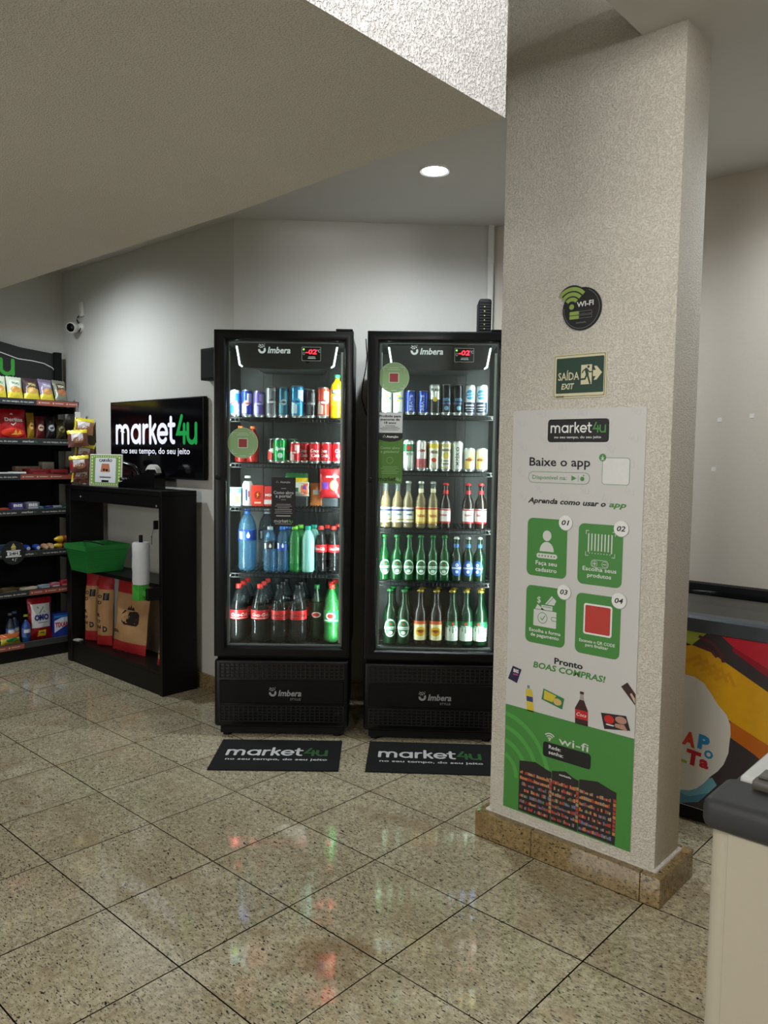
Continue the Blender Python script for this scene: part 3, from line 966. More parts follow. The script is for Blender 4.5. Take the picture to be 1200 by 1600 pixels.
def make_fridge(loc, ang, label, kind):
    r = empty('drinks_fridge', label, 'fridge', 'black glass-door drinks fridges', loc, (0, 0, ang))
    W, D, H = FW, FD, FH
    mb = MB()
    mb.box(.005, .062, .405, .038, D, H - .012).box(W - .038, .062, .405, W - .005, D, H - .012)
    mb.box(.038, D - .045, .405, W - .038, D, H - .012).box(.038, .062, 1.955, W - .038, D - .045, H - .012).box(.038, .062, .405, W - .038, D - .045, .436)
    mb.box(.012, .034, .052, W - .012, D, .403)
    mb.build('cabinet', BLACK, r, smooth=0)
    mb = MB()
    mb.box(.0385, .070, .437, .0405, D - .046, 1.954).box(W - .0405, .070, .437, W - .0385, D - .046, 1.954)
    mb.box(.041, D - .048, .437, W - .041, D - .046, 1.954).box(.041, .07, 1.951, W - .041, D - .049, 1.953).box(.041, .07, .4365, W - .041, D - .049, .439)
    for u in (.16, .21, W - .21, W - .16):
        mb.box(u - .006, D - .056, .45, u + .006, D - .049, 1.94)
    mb.build('liner', LINER, r, smooth=0)
    MB().box(.028, .030, .012, W - .028, D - .02, .0515).build('plinth', BLACKM, r, smooth=0)
    for x, y in ((.06, .05), (W - .06, .05), (.06, D - .06), (W - .06, D - .06)):
        MB().lathe([(0, 0), (.022, 0), (.022, .012), (0, .0125)], 12, (x, y, 0)).build('foot', BLACKM, r)
    MB().box(.02, .02, H - .0125, W - .02, D - .01, H - .004).build('top_cover', BLACK, r, smooth=0)
    MB().box(W - .085, .005, H - .004, W - .004, .055, H + .006, .002, 1).build('hinge', BLACK, r)
    # door
    d = MB()
    u0, u1, z0, z1 = 0, W, .405, H - .004
    a0, a1, b0, b1 = .060, W - .042, .455, 1.952
    # rounded frame profile swept round the opening
    prof = [(0, .058), (0, .010), (.003, .003), (.010, 0), (.028, -.004), (.050, -.002), (.058, .006), (.060, .016), (.060, .058)]
    corners = [((u0, z0), (a0, b0)), ((u1, z0), (a1, b0)), ((u1, z1), (a1, b1)), ((u0, z1), (a0, b1))]
    vs, fs = [], []
    for (ou, oz), (iu, iz) in corners:
        for t, y in prof:
            k = t / .060
            vs.append((ou + (iu - ou) * k, y, oz + (iz - oz) * k))
    n = len(prof)
    for c in range(4):
        c2 = (c + 1) % 4
        for k in range(n):
            k2 = (k + 1) % n
            fs.append((c * n + k, c2 * n + k, c2 * n + k2, c * n + k2))
    d.faces(vs, fs)
    door = d.build('door', BLACK, r, smooth=28)
    MB().box(a0, .030, b0, a1, .036, b1).build('pane', PANE, door, smooth=0)
    g = MB()
    for q in ((a0, b0, a0 + .008, b1), (a1 - .008, b0, a1, b1), (a0 + .008, b0, a1 - .008, b0 + .008), (a0 + .008, b1 - .008, a1 - .008, b1)):
        g.box(q[0], .037, q[1], q[2], .044, q[3])
    g.build('gasket', mat('pane_spacer', (120, 124, 124), .35), door, smooth=0)
    MB().lathe([(0, 0), (.012, 0), (.012, .010), (.008, .014), (0, .014)], 14, T=Matrix.Translation((.022, -.002, 1.29)) @ Matrix.Rotation(PI / 2, 4, 'X')).build('lock', BLACKM, door)
    # lamps inside the door opening
    for side in (0, 1):
        x = .0585 if side == 0 else W - .0475
        s_ = 1 if side == 0 else -1
        m_ = MB()
        m_.faces([(x, .058, .475), (x + s_ * .011, .0485, .475), (x + s_ * .011, .0485, 1.90), (x, .058, 1.90)], [(0, 1, 2, 3)])
        m_.build('light_strip', GLOW, r, smooth=0, recalc=False)
        q = MB()
        lip = .0125 if side == 0 else .0135
        q.box(min(x, x + s_ * lip) - .0, .0455, .47, max(x, x + s_ * lip) + (.006 if side else 0), .0472, 1.905)
        q.build('strip_shield', ALU, r, smooth=0)  # added lip that hides the glowing strip from the front
    # lit header with the maker's name and the thermometer
    hd = MB()
    pl = [(.095, 1.948), (.112, 1.842)] + [(.118, 1.832), (.132, 1.827)] + [(.132 + (.56 - .132) * k / 8, 1.827 - .006 * math.sin(PI * k / 8)) for k in range(1, 8)] + [(.560, 1.827), (.574, 1.832), (.580, 1.842), (.597, 1.948)]
    hd.prism(pl, .056, .078, 'y')
    hd.build('header_panel', mat('header_black', (38, 40, 43), .35), r, smooth=0)
    for x, s_ in ((.101, 1), (.591, -1)):
        gl = MB()
        gl.prism([(x - s_ * .004, 1.930), (x + s_ * .004, 1.930), (x + s_ * .019, 1.842), (x + s_ * .030, 1.833), (x + s_ * .027, 1.828), (x + s_ * .012, 1.837)], .052, .056, 'y')
        gl.build('edge_light', GLOWS, r, smooth=0)
    fn = wall_fn(0, .056, 0)
    flatpart(fn, 'lettering', [LREG], r, lambda f: brand(f, .208, 1.901, .030, .112), 1)
    flatpart(fn, 'thermometer', [BLACKG, mat('digit_red', (255, 40, 60), .3, emit=2.2), mat('lamp_green', (120, 220, 60), .3, emit=1.5), LREG], r,
             lambda f: (f.rect(.418, 1.862, .512, 1.930, .006, 0), f.poly([(.43, 1.864), (.446, 1.848), (.462, 1.864)], 0), f.up(), f.frame(.419, 1.863, .511, 1.929, .0008, 3), f.text('-02', .464, 1.896, .023, 1, .054, bold=.02, shear=.1),
                        f.disc(.428, 1.918, .0045, m=2), f.text('°C', .500, 1.905, .013, 3, .017), f.rect(.450, 1.881, .484, 1.883, m=3), f.rect(.448, 1.874, .486, 1.8765, m=3), f.ring(.429, 1.899, .005, .008, .001, 3, 8)), 1)
    MB().box(.16, .16, 1.84, W - .16, D - .05, 1.945, .02, 2).build('evaporator_cover', mat('inner_grey_plastic', (96, 100, 102), .4), r)
    # wire shelves
    for k, z in enumerate((1.590, 1.364, 1.146, .812, .452)):
        if kind == 1:
            z = (1.612, 1.335, 1.050, .785, .460)[k]
        w = MB()
        z -= .0045
        w.tube([(.0425, .100, z - .002), (W - .0425, .100, z - .002)], .0032, 6).tube([(.0425, .100, z - .020), (W - .0425, .100, z - .020)], .0028, 6)
        for y in (.22, .34, D - .07):
            w.tube([(.0425, y, z - .004), (W - .0425, y, z - .004)], .0028, 6)
        for q in range(31):
            x = .048 + q * (W - .096) / 30
            w.tube([(x, .098, z - .019), (x, .0985, z + .0015), (x, D - .065, z + .0015)], .0016, 5, False)
        s_ = w.build('wire_shelf', BLACK, r)
        for x in (.0435, W - .0435):
            b_ = MB()
            b_.tube([(x, .104, z - .006), (x + (.022 if x < .3 else -.022), .100, z - .006), (x, .100, z - .040)], .0022, 5)
            b_.build('bracket', ALU, s_)
    # lower grille panel
    lp = MB()
    lp.box(.002, .004, .050, W - .002, .033, .392, .016, 3)
    panel = lp.build('lower_panel', BLACK, r)
    gr = MB()
    for za, zb in ((.300, .372), (.082, .160)):
        rows = 4 if za > .2 else 5
        dz = (zb - za) / rows
        for i in range(rows + 1):
            gr.box(.030, -.0005, za + i * dz - .0022, W - .030, .0045, za + i * dz + .0022)
        for i in range(27):
            x = .030 + (W - .060) * i / 26
            gr.box(x - .003, -.0002, za - .002, x + .003, .0045, zb + .002)
    gr.build('grille', mat('grille_black', (24, 24, 25), .3), panel, smooth=0)
    MB().box(.028, .0, .172, W - .028, .006, .288, .003, 1).build('name_band', BLACK, panel)
    fn = wall_fn(0, -.0002, 0)
    flatpart(fn, 'lettering', [mat('muted_silver', (150, 152, 152), .4)], panel, lambda f: (brand(f, .276, .214, .030, .115), f.text('STYLLE', .405, .190, .011, 0, .052)), 1)
    return r


AP1, AP2 = (-3.168, 2.251), (-2.605, 2.732)
AN1, AN2 = math.radians(42.34), math.radians(40.09)
fr1 = make_fridge((AP1[0], AP1[1], 0), AN1, 'tall black glass-door fridge with soft drinks and water, beside the black counter', 0)
fr2 = make_fridge((AP2[0], AP2[1], 0), AN2, 'tall black glass-door fridge with beer bottles and cans, partly behind the pillar', 1)

# notices stuck on the doors
sg = mat('sticker_green', (140, 176, 122), .5)
sgl = mat('sticker_line', (196, 214, 186), .5)
sr = mat('sticker_red', (150, 50, 54), .5)


def round_sticker(parent, u, z, R):
    p = empty('round_sticker', loc=(u, .0288, z))
    p.parent = parent
    MB().lathe([(0, 0), (R, 0), (R, .0008), (0, .0008)], 32, T=Matrix.Rotation(PI / 2, 4, 'X')).build('disc', sg, p, smooth=0)
    f = Flat(wall_fn(0, -.0009, 0), 2)
    f.ring(0, 0, R - .001, R - .001, .0015, 1, 30)
    f.rect(-.024, -.024, .024, .024, 0, 1)
    for sx in (-1, 1):
        for sy in (-1, 1):
            f.line([(sx * R * .68, sy * R * .42), (sx * R * .68, sy * R * .68), (sx * R * .42, sy * R * .68)], .0022, 1)
    f.up().rect(-.020, -.020, .020, .020, 0, 0)
    f.rect(-.03, R * .50, .03, R * .50 + .003, 0, 1).rect(-.022, R * .50 + .009, .022, R * .50 + .012, 0, 1).rect(-.014, -R * .86, .014, -R * .86 + .004, 0, 1)
    f.build('sticker_print', [sr, sgl], p)


round_sticker(fr1, .137, 1.458, .075)
round_sticker(fr2, .128, 1.782, .074)
p = empty('notice_sticker', loc=(.278, .0288, 1.052))
p.parent = fr1
MB().box(0, -.0008, 0, .118, 0, .241).build('sheet', DKPRINT, p, smooth=0)
f = Flat(wall_fn(0, -.0008, 0), 2)
gy = mat('notice_grey', (176, 178, 176), .5)
f.text('Atenção', .067, .214, .010, 0, .050, bold=.01).ring(.028, .219, .008, .007, .0015, 0, 3, PI / 2, PI / 2 + 2 * PI)
f.text('Como abro', .059, .160, .015, 0, .098, bold=.025).text('a porta?', .059, .143, .015, 0, .078, bold=.025)
f.rect(.047, .186, .071, .188).rect(.047, .131, .071, .133)
for k, w in enumerate((.070, .082, .060, .085, .080, .086)):
    f.rect(.059 - w / 2, .108 - k * .0085, .059 + w / 2, .110 - k * .0085)
f.rect(.024, .050, .094, .055)
logo(f, .014, .020, .090, 0, 1, .26)
f.rect(.018, .012, .100, .014)
f.build('lettering', [gy, GREEN], p)
p = empty('notice_sticker', loc=(.053, .0288, 1.273))
p.parent = fr2
MB().box(0, -.0008, .245, .120, 0, .342).build('age_notice', mat('notice_white', (206, 210, 208), .5), p, smooth=0)
MB().box(0, -.0008, 0, .122, 0, .244).build('sheet', mat('notice_green', (78, 124, 42), .5), p, smooth=0)
f = Flat(wall_fn(0, -.0009, 0), 3)
f.text('Proibido para', .060, .320, .011, 0, .104, bold=.03).text('menores de', .060, .304, .011, 0, .092, bold=.03).text('18 anos', .060, .288, .011, 0, .058, bold=.03)
for k, w in enumerate((.05, .075, .095, .08)):
    f.rect(.060 - w / 2, .278 - k * .007, .060 + w / 2, .280 - k * .007)
f.poly([(.122 * (1 + math.cos(a)) / 2, .224 - .022 * math.sin(a)) for a in [k * PI / 12 for k in range(13)]] + [(0, .243), (.122, .243)], 0)
f.up().text('Atenção', .072, .221, .011, 1, .058, bold=.02).ring(.033, .227, .009, .008, .0016, 1, 3, PI / 2, PI / 2 + 2 * PI)
f.text('Como abro', .061, .166, .013, 2, .096, bold=.01).text('a geladeira?', .061, .148, .013, 2, .090, bold=.01).ring(.061, .112, .016, .016, .0014, 2)
for k, w in enumerate((.070, .092, .060, .085, .080)):
    f.rect(.061 - w / 2, .080 - k * .008, .061 + w / 2, .0815 - k * .008, m=2)
logo(f, .008, .012, .108, 0, 2, .27)
f.build('lettering', [DKPRINT, WHITE, mat('notice_pale_green', (150, 182, 130), .5)], p)
# power cord between the fridges
mb = MB()
mb.tube([(-.020, .20, 1.99), (-.016, .17, 1.95), (-.010, .14, 1.90), (-.014, .13, 1.84), (-.030, .14, 1.76), (-.034, .14, 1.69), (-.020, .15, 1.64), (-.008, .18, 1.60)], .0028, 6)
mb.build('power_cord', BLACKM, fr2)
# modem on the second fridge
r = empty('modem', 'upright black internet modem standing on top of the beer fridge by the pillar', 'modem', loc=(AP2[0], AP2[1], FH - .0035), rot=(0, 0, AN2))
mb = MB().box(.546, .255, 0, .610, .405, .205, .012, 3)
mb.build('housing', BLACKM, r)
mb = MB()
for k in range(13):
    mb.box(.552, .2525, .022 + k * .0135, .604, .256, .029 + k * .0135)
mb.build('vent_ribs', mat('dark_ribs', (30, 31, 33), .4), r, smooth=0)
flatpart(lambda u, v, l: Vector((u, .2520 - l, v)), 'indicator', [mat('indicator_amber', (190, 180, 110), .4)], r, lambda f: [f.rect(.572, .05 + k * .022, .577, .056 + k * .022) for k in range(6)])
r2 = tag(MB().box(.245, .06, FH - .0035, .335, .15, FH + .004, .001, 1, Matrix.Translation((AP2[0], AP2[1], 0)) @ Matrix.Rotation(AN2, 4, 'Z')).build('folded_paper', OFFW), 'small white folded slip of paper on top of the beer fridge', 'paper')

# door mats on the floor before the fridges
MATM = mat('mat_pile', (5, 6, 8), .95, bump=.002, scale=700, vary=.25)


def door_mat(pa, pb, depth, label, keep):
    a, b = Vector(pa), Vector(pb)
    d = (b - a).normalized()
    ang = math.atan2(d.y, d.x)
    W = (b - a).length
    r = empty('door_mat', label, 'mat', 'printed mats before the fridges', (a.x, a.y, 0), (0, 0, ang))
    MB().box(0, 0, 0.0005, W, depth, .007, .003, 2).build('pile', MATM, r)
    f = Flat(lambda u, v, l: Vector((u, v, .007 + l)))
    k = W * .80
    logo(f, W * .09, depth * .46, k, 0, 1, .28, 1.2)
    f.text('no seu tempo, do seu jeito', W * .50, depth * .30, .024, 0, W * .80, bold=.02)
    f.build('lettering', [mat('mat_white', (206, 208, 206), .9), mat('mat_green', (44, 96, 46), .9)], r)


door_mat((-2.841, 1.981), (-2.411, 2.378), .37, 'black mat with the shop name before the soft drinks fridge', 0)
door_mat((-2.325, 2.457), (-1.870, 2.838), .37, 'black mat with the shop name before the beer fridge', 0)


# ---------------------------------------------------------------- drinks: one builder per kind, copies for repeats
def at(fr, u, w, z):
    (px, py), an = ((AP1, AN1), (AP2, AN2))[fr]
    return (px + u * math.cos(an) - w * math.sin(an), py + u * math.sin(an) + w * math.cos(an), z)


def put(o, fr, u, w, z, rot=0.0):
    o.location = at(fr, u, w, z)
    o.rotation_euler = (0, 0, (AN1, AN2)[fr] + rot)
    return o


def can(label, h, r, c, art, group=None, ends=ALU, metal=.35):
    o = empty('drink_can', label, 'can', group)
    body = mat('can_print_%02x%02x%02x' % c, c, .28, metal=metal, vary=.03)
    s = r * .80
    MB().lathe([(s * .8, .003), (s, 0), (r * .93, .005), (r, .012), (r, h - .013), (r * .93, h - .006), (s, h - .001)], 22, mats=[1, 1, 1, 0, 0, 1]).build('body', [body, ends], o, smooth=50)
    MB().lathe([(s, h - .001), (s * .97, h), (s * .93, h - .004), (0, h - .004)], 22).box(-.007, -.012, h - .0035, .007, .004, h - .0015).build('lid', ALU, o, smooth=30)
    if art:
        f = Flat(cyl_fn(r), 16, 1, .0003)
        ms = art(f, r, h)
        f.build('print', ms, o)
    return o


def pm(c, rough=.4):
    return mat('ink_%02x%02x%02x' % c, c, rough, vary=.02)


def art_energy(c1, c2, c3):
    def a(f, r, h):
        f.rect(-1.1 * r, h * .12, -.05 * r, h * .48, m=0).rect(.05 * r, h * .5, 1.1 * r, h * .86, m=0)
        f.up().disc(0, h * .5, r * .55, h * .10, 2).rect(-.8 * r, h * .46, .8 * r, h * .53, m=1)
        return [pm(c1), pm(c2), pm(c3)]
    return a


def art_word(word, c, band=None, turn=False, hgt=.5, sub=None):
    def a(f, r, h):
        ms = [pm(c)]
        if band:
            for k, (v0, v1, bc) in enumerate(band):
                f.rect(-1.35 * r, h * v0, 1.35 * r, h * v1, m=k + 1)
                ms.append(pm(bc))
            f.up()
        if turn:
            f.text(word, r * .28, h * .48, r * .60, 0, h * .66, bold=.02, turn=PI / 2)
        else:
            f.text(word, 0, h * hgt, r * .5, 0, 1.5 * r, bold=.03, shear=.2)
        if sub:
            f.disc(0, h * sub[0], r * .42, None, len(ms))
            ms.append(pm(sub[1]))
        return ms
    return a


def art_orn(c_top, c_mid, c_gold):
    def a(f, r, h):
        f.rect(-1.35 * r, h * .80, 1.35 * r, h * .90, m=0).rect(-1.35 * r, h * .10, 1.35 * r, h * .14, m=0)
        f.disc(0, h * .52, r * .62, r * .62, 2).up().rect(-.75 * r, h * .66, .75 * r, h * .74, m=1).rect(-.6 * r, h * .22, .6 * r, h * .27, m=1).rect(-.5 * r, h * .32, .5 * r, h * .36, m=1).disc(0, h * .52, r * .38, None, 0)
        return [pm(c_top), pm(c_mid), pm(c_gold)]
    return a


def art_moon(f, r, h):
    f.rect(-1.35 * r, 0.08 * h, 1.35 * r, .42 * h, m=1).disc(0, h * .66, r * .82, r * .86, 0)
    f.up().text('BLUE', 0, h * .68, r * .3, 2, r * 1.1, bold=.02, turn=.2).text('MOON', .05 * r, h * .59, r * .3, 2, r * 1.2, bold=.02, turn=.2).rect(-.8 * r, .30 * h, .8 * r, .335 * h, m=2).rect(-.9 * r, .21 * h, .9 * r, .235 * h, m=2).rect(-.6 * r, .14 * h, .6 * r, .16 * h, m=2)
    return [pm((40, 140, 190)), pm((34, 42, 66)), pm((230, 236, 240))]


def art_cola(f, r, h):
    f.text('Coca', -.1 * r, h * .52, r * .62, 0, r * 1.5, shear=.35, bold=.02).text('Cola', .1 * r, h * .30, r * .62, 0, r * 1.5, shear=.35, bold=.02)
    f.line([(-1.1 * r, h * .22), (-.3 * r, h * .26), (.4 * r, h * .20), (1.1 * r, h * .25)], .003, 0)
    return [pm((240, 236, 232))]


F1CANS = [
    ('slim white, blue and red energy drink can, first on the top shelf', .134, .0265, (206, 224, 240), art_energy((40, 120, 210), (210, 50, 60), (240, 240, 244)), .079, 1.590),
    ('slim blue and silver energy drink can beside the white one, top shelf', .134, .0265, (34, 66, 170), art_energy((200, 206, 220), (210, 50, 60), (226, 200, 220)), .138, 1.590),
    ('slim violet energy drink can on the top shelf of the soft drinks fridge', .130, .0275, (112, 92, 178), art_energy((160, 150, 214), (200, 190, 230), (84, 62, 150)), .199, 1.590),
    ('tall silver-grey can with a mottled print between the violet and teal cans', .150, .029, (150, 152, 158), art_energy((96, 96, 104), (214, 216, 220), (70, 70, 80)), .262, 1.590),
    ('tall dark teal can between the silver-grey and the sky-blue can', .150, .028, (36, 96, 122), art_energy((70, 140, 160), (20, 50, 70), (180, 196, 200)), .322, 1.590),
    ('widest can of the top shelf, sky blue with a white drip pattern', .158, .033, (50, 138, 196), art_energy((210, 230, 240), (20, 70, 130), (60, 170, 220)), .390, 1.590),
    ('black slim can in the gap beside the sky-blue can', .140, .0265, (34, 34, 38), art_energy((80, 80, 84), (150, 150, 150), (60, 60, 64)), .458, 1.590),
    ('coral red and silver can beside the yellow juice bottle', .152, .031, (206, 78, 62), art_energy((226, 190, 180), (240, 220, 214), (170, 40, 36)), .519, 1.590),
    ('bright green lemon soda can with white lettering', .122, .033, (16, 140, 68), art_word('Sprite', (236, 246, 240), None, False, .52, (.30, (190, 220, 200))), .305, 1.364),
]
for lb, h, r_, c, art, u, z in F1CANS:
    put(can(lb, h, r_, c, art), 0, u, .134, z, .12)
put(can('blue and orange striped can half hidden behind the sky-blue can', .150, .029, (40, 100, 170), art_energy((220, 120, 60), (230, 230, 230), (30, 60, 120))), 0, .425, .205, 1.590)
put(can('black, white and red can in the second row beside the green lemon soda', .122, .029, (48, 40, 42), art_energy((206, 60, 56), (230, 230, 228), (220, 210, 206))), 0, .262, .200, 1.364)
put(can('dark green soda can in the second row behind the lemon soda', .122, .032, (18, 84, 46), art_energy((30, 120, 60), (200, 60, 50), (16, 70, 40))), 0, .356, .202, 1.364)
g_ = 'red cola cans on the second shelf'
c0 = can('slim red cola can with pale front print, beside the green soda can', .105, .0265, (196, 34, 40), art_energy((226, 180, 180), (230, 210, 208), (200, 60, 64)), g_)
put(c0, 0, .380, .130, 1.364)
c0 = can('red cola can', .105, .0280, (204, 24, 36), art_cola, g_)
for k, (u, w, lb) in enumerate([(.425, .195, 'slim red cola can with white script, second of the red row'), (.480, .130, 'slim red cola can with white script, third of the red row'),
                                (.5375, .130, 'slim red cola can with white script, fourth of the red row'), (.595, .130, 'slim red cola can with white script, last of the red row by the wall')]):
    o = c0 if k == 0 else dup(c0)
    o['label'] = lb
    put(o, 0, u, w, 1.364, (-.3, .1, -.5, .4)[k])

# second fridge: cans
F2 = 'top shelf of the beer fridge'
L2 = 'second shelf of the beer fridge'
c0 = can('x', .158, .0275, (232, 234, 226), art_energy((240, 244, 240), (90, 150, 200), (232, 214, 60)), 'white lemon drink cans')
for k, u in enumerate((.090, .150)):
    o = c0 if k == 0 else dup(c0)
    o['label'] = ('white and yellow slim can below the round sticker, ') + ('outermost one', 'next to the blue cans')[k]
    put(o, 1, u, .134, 1.612)
c0 = can('x', .118, .0265, (30, 60, 160), art_word('BEATS', (206, 214, 236), None, True), 'blue lettered cans')
for k, u in enumerate((.210, .273)):
    o = c0 if k == 0 else dup(c0)
    o['label'] = 'short royal blue can with upright white lettering, ' + ('beside the white lemon cans', 'beside the tall white and black can')[k]
    put(o, 1, u, .134, 1.612, (.1, -.2)[k])
put(can('tall can, white above and black below, with a gold disc, beside the blue cans', .150, .0275, (226, 230, 226), art_word('PURO', (40, 42, 40), [(.06, .50, (24, 28, 34))], False, .76, (.50, (206, 180, 60)))), 1, .330, .134, 1.612)
c0 = can('x', .150, .0265, (28, 30, 36), art_word('CRISTAL', (110, 170, 220), [(.34, .40, (60, 90, 130))], False, .46, (.22, (120, 170, 206))), 'tall black cans with blue print')
for k, u in enumerate((.386, .441)):
    o = c0 if k == 0 else dup(c0)
    o['label'] = 'tall black can with pale blue print, ' + ('next to the gold disc can', 'next to the blue disc cans')[k]
    put(o, 1, u, .134, 1.612, (.0, .25)[k])
c0 = can('x', .150, .0275, (224, 230, 232), art_moon, 'cans with a blue disc')
for k, u in enumerate((.500, .562)):
    o = c0 if k == 0 else dup(c0)
    o['label'] = 'white and navy can with a big sky-blue disc, ' + ('inner one of the two', 'outer one by the pillar')[k]
    put(o, 1, u, .134, 1.612, (.05, -.3)[k])
put(can('tall white and green can with a red dot beside the green door notice', .152, .0275, (222, 228, 222), art_word('SPATEN', (30, 110, 66), [(.62, .86, (30, 120, 70))], False, .5, (.74, (200, 50, 50)))), 1, .205, .134, 1.335)
put(can('tall white can printed in maroon, ' + L2, .150, .0275, (222, 214, 210), art_word('HM', (140, 44, 50), [(.10, .40, (170, 80, 84))], False, .62)), 1, .268, .134, 1.335)
put(can('dark maroon can in the second row behind the maroon-printed one', .146, .0265, (86, 26, 34), None), 1, .312, .200, 1.335)
put(can('tall cream can with a yellow top and a red emblem, beer fridge', .150, .0275, (230, 226, 206), art_word('ORIGINAL', (60, 44, 30), [(.74, .90, (214, 186, 60))], False, .58, (.36, (200, 66, 40)))), 1, .330, .134, 1.335)
put(can('tall white can with small gold crest, ' + L2, .148, .0275, (228, 228, 216), art_orn((206, 190, 110), (120, 124, 90), (214, 186, 70))), 1, .389, .134, 1.335)
put(can('tall white can with large upright grey lettering', .148, .0275, (228, 230, 222), art_word('IMPÉRIO', (70, 74, 66), None, True)), 1, .446, .134, 1.335)
c0 = can('x', .116, .0285, (232, 230, 218), art_energy((236, 206, 110), (60, 50, 50), (230, 130, 40)), 'short white cans with orange fruit print')
for k, u in enumerate((.505, .568)):
    o = c0 if k == 0 else dup(c0)
    o['label'] = 'short white can with orange fruit print, ' + ('next to the grey lettered can', 'by the pillar')[k]
    put(o, 1, u, .134, 1.335, (.1, -.2)[k])


GLG = vessel('green_bottle_glass', (16, 92, 40), .55, (90, 180, 110))
GLGD = vessel('deep_green_bottle_glass', (8, 52, 26), .62, (70, 140, 80))
GLC = vessel('clear_bottle_glass', (214, 220, 210), .12, (240, 246, 240))
GLB = vessel('brown_bottle_glass', (30, 14, 8), .75, (120, 70, 40))
BEER = vessel('pale_beer', (190, 146, 52), .55, (240, 200, 110))
PETC = vessel('clear_plastic', (214, 222, 226), .014, (236, 240, 242))
PETB = vessel('blue_tinted_plastic', (120, 178, 218), .16, (176, 216, 240))
PETG = vessel('green_plastic', (60, 170, 90), .35, (140, 220, 150))
PETT = vessel('frosted_teal_plastic', (150, 214, 204), .85, rough=.25)
COLA = mat('cola', (12, 4, 3), .15, spec=.2)
GUAR = mat('guarana', (120, 84, 22), .15)


def beer(label, R, H, glass, cap, art, neck=None, liq=None, group=None, liqtop=.78):
    o = empty('beer_bottle', label, 'bottle', group)
    pr = [(0, .004), (.80, 0), (.97, .012), (1, .03), (1, .50), (.98, .56), (.86, .625), (.62, .68), (.47, .73), (.43, .80), (.40, .90), (.40, .925), (.47, .93), (.47, .948), (.41, .955), (.41, .975), (0, .975)]
    MB().lathe([(a * R, b * H) for a, b in pr], 20).build('glass', glass, o, smooth=60)
    if liq:
        q = [(0, .008)] + [(a * .88, b + .004) for a, b in pr[1:10] if b < liqtop] + [(.38, liqtop), (0, liqtop)]
        MB().lathe([(a * R, b * H) for a, b in q], 16).build('drink', liq, o, smooth=60)
    c = MB()
    n = 21
    c.lathe([(0, H), (.40 * R, H), (.48 * R, H - .003), (.56 * R, H - .010), (.50 * R, H - .010)], n)
    c.build('cap', cap, o, smooth=30)
    f = Flat(cyl_fn(R), 16, 1, .0004)
    ms = art(f, R, H)
    f.build('label_print', ms, o)
    if neck:
        MB().lathe([(.455 * R, .76 * H), (.475 * R, .765 * H), (.45 * R, .84 * H), (.43 * R, .845 * H)], 16).build('neck_label', pm(neck), o, smooth=60)
    return o


def lab_oval(c, cw, dot):
    def a(f, R, H):
        f.disc(0, H * .30, R * 1.02, H * .175, 0, 14).up().disc(0, H * .30, R * .93, H * .160, 1, 14).up().disc(0, H * .30, R * .80, H * .135, 0, 14)
        f.up().rect(-R * 1.0, H * .275, R * 1.0, H * .325, m=1).disc(0, H * .375, R * .15, None, 2, 6).disc(0, H * .215, R * .36, H * .035, 1)
        f.up().text('Heineken', 0, H * .287, H * .026, 0, R * 1.5, bold=.03)
        return [pm(c), pm(cw), pm(dot)]
    return a


def lab_zero(f, R, H):
    f.disc(0, H * .30, R * 1.0, H * .17, 0, 14).up().rect(-R * .95, H * .285, R * .95, H * .325, m=1).disc(0, H * .375, R * .30, None, 1, 8).disc(0, H * .225, R * .28, None, 1, 8).up().disc(0, H * .375, R * .12, None, 2, 6)
    return [pm((40, 84, 170)), pm((210, 226, 240)), pm((200, 40, 40))]


def lab_rect(c, stripes, word, wc, v0=.10, v1=.46, wv=.30, ww=1.5):
    def a(f, R, H):
        f.rect(-1.45 * R, v0 * H, 1.45 * R, v1 * H, m=0)
        f.up()
        ms = [pm(c)]
        for (a_, b_, cc) in stripes:
            f.rect(-1.45 * R, a_ * H, 1.45 * R, b_ * H, m=len(ms))
            ms.append(pm(cc))
        f.up().text(word, 0, wv * H, R * .42, len(ms), R * ww, bold=.03)
        ms.append(pm(wc))
        return ms
    return a


def lab_yellow(f, R, H):
    f.rect(-1.4 * R, .09 * H, 1.4 * R, .44 * H, m=0).up().rect(-1.4 * R, .38 * H, 1.4 * R, .44 * H, m=1).disc(0, .25 * H, R * .8, .085 * H, 2).up().line([(-1.0 * R, .33 * H), (-.2 * R, .25 * H)], .002, 3).line([(.2 * R, .19 * H), (1.0 * R, .13 * H)], .002, 3).disc(0, .25 * H, R * .4, .03 * H, 1).up().text('AMSTEL', 0, .245 * H, R * .3, 3, R * 1.2, bold=.02)
    return [pm((238, 226, 178)), pm((214, 92, 40)), pm((236, 176, 40)), pm((60, 34, 24))]


def lab_chevron(f, R, H):
    f.rect(-1.45 * R, .09 * H, 1.45 * R, .44 * H, m=0).up().rect(-1.45 * R, .33 * H, 1.45 * R, .44 * H, m=1)
    for k in range(6):
        u0 = -1.45 * R + k * 2.9 * R / 6
        u1 = u0 + 2.9 * R / 6
        d0, d1 = (1 - abs(u0) / (1.45 * R)), (1 - abs(u1) / (1.45 * R))
        f.poly([(u0, .33 * H), (u0, (.33 - .10 * d0) * H), (u1, (.33 - .10 * d1) * H), (u1, .33 * H)], 1)
    f.up().text('SPATEN', 0, .315 * H, R * .42, 0, R * 1.5, bold=.04).disc(0, .40 * H, R * .2, None, 2, 6)
    return [pm((224, 232, 222)), pm((20, 110, 66)), pm((206, 60, 50))]


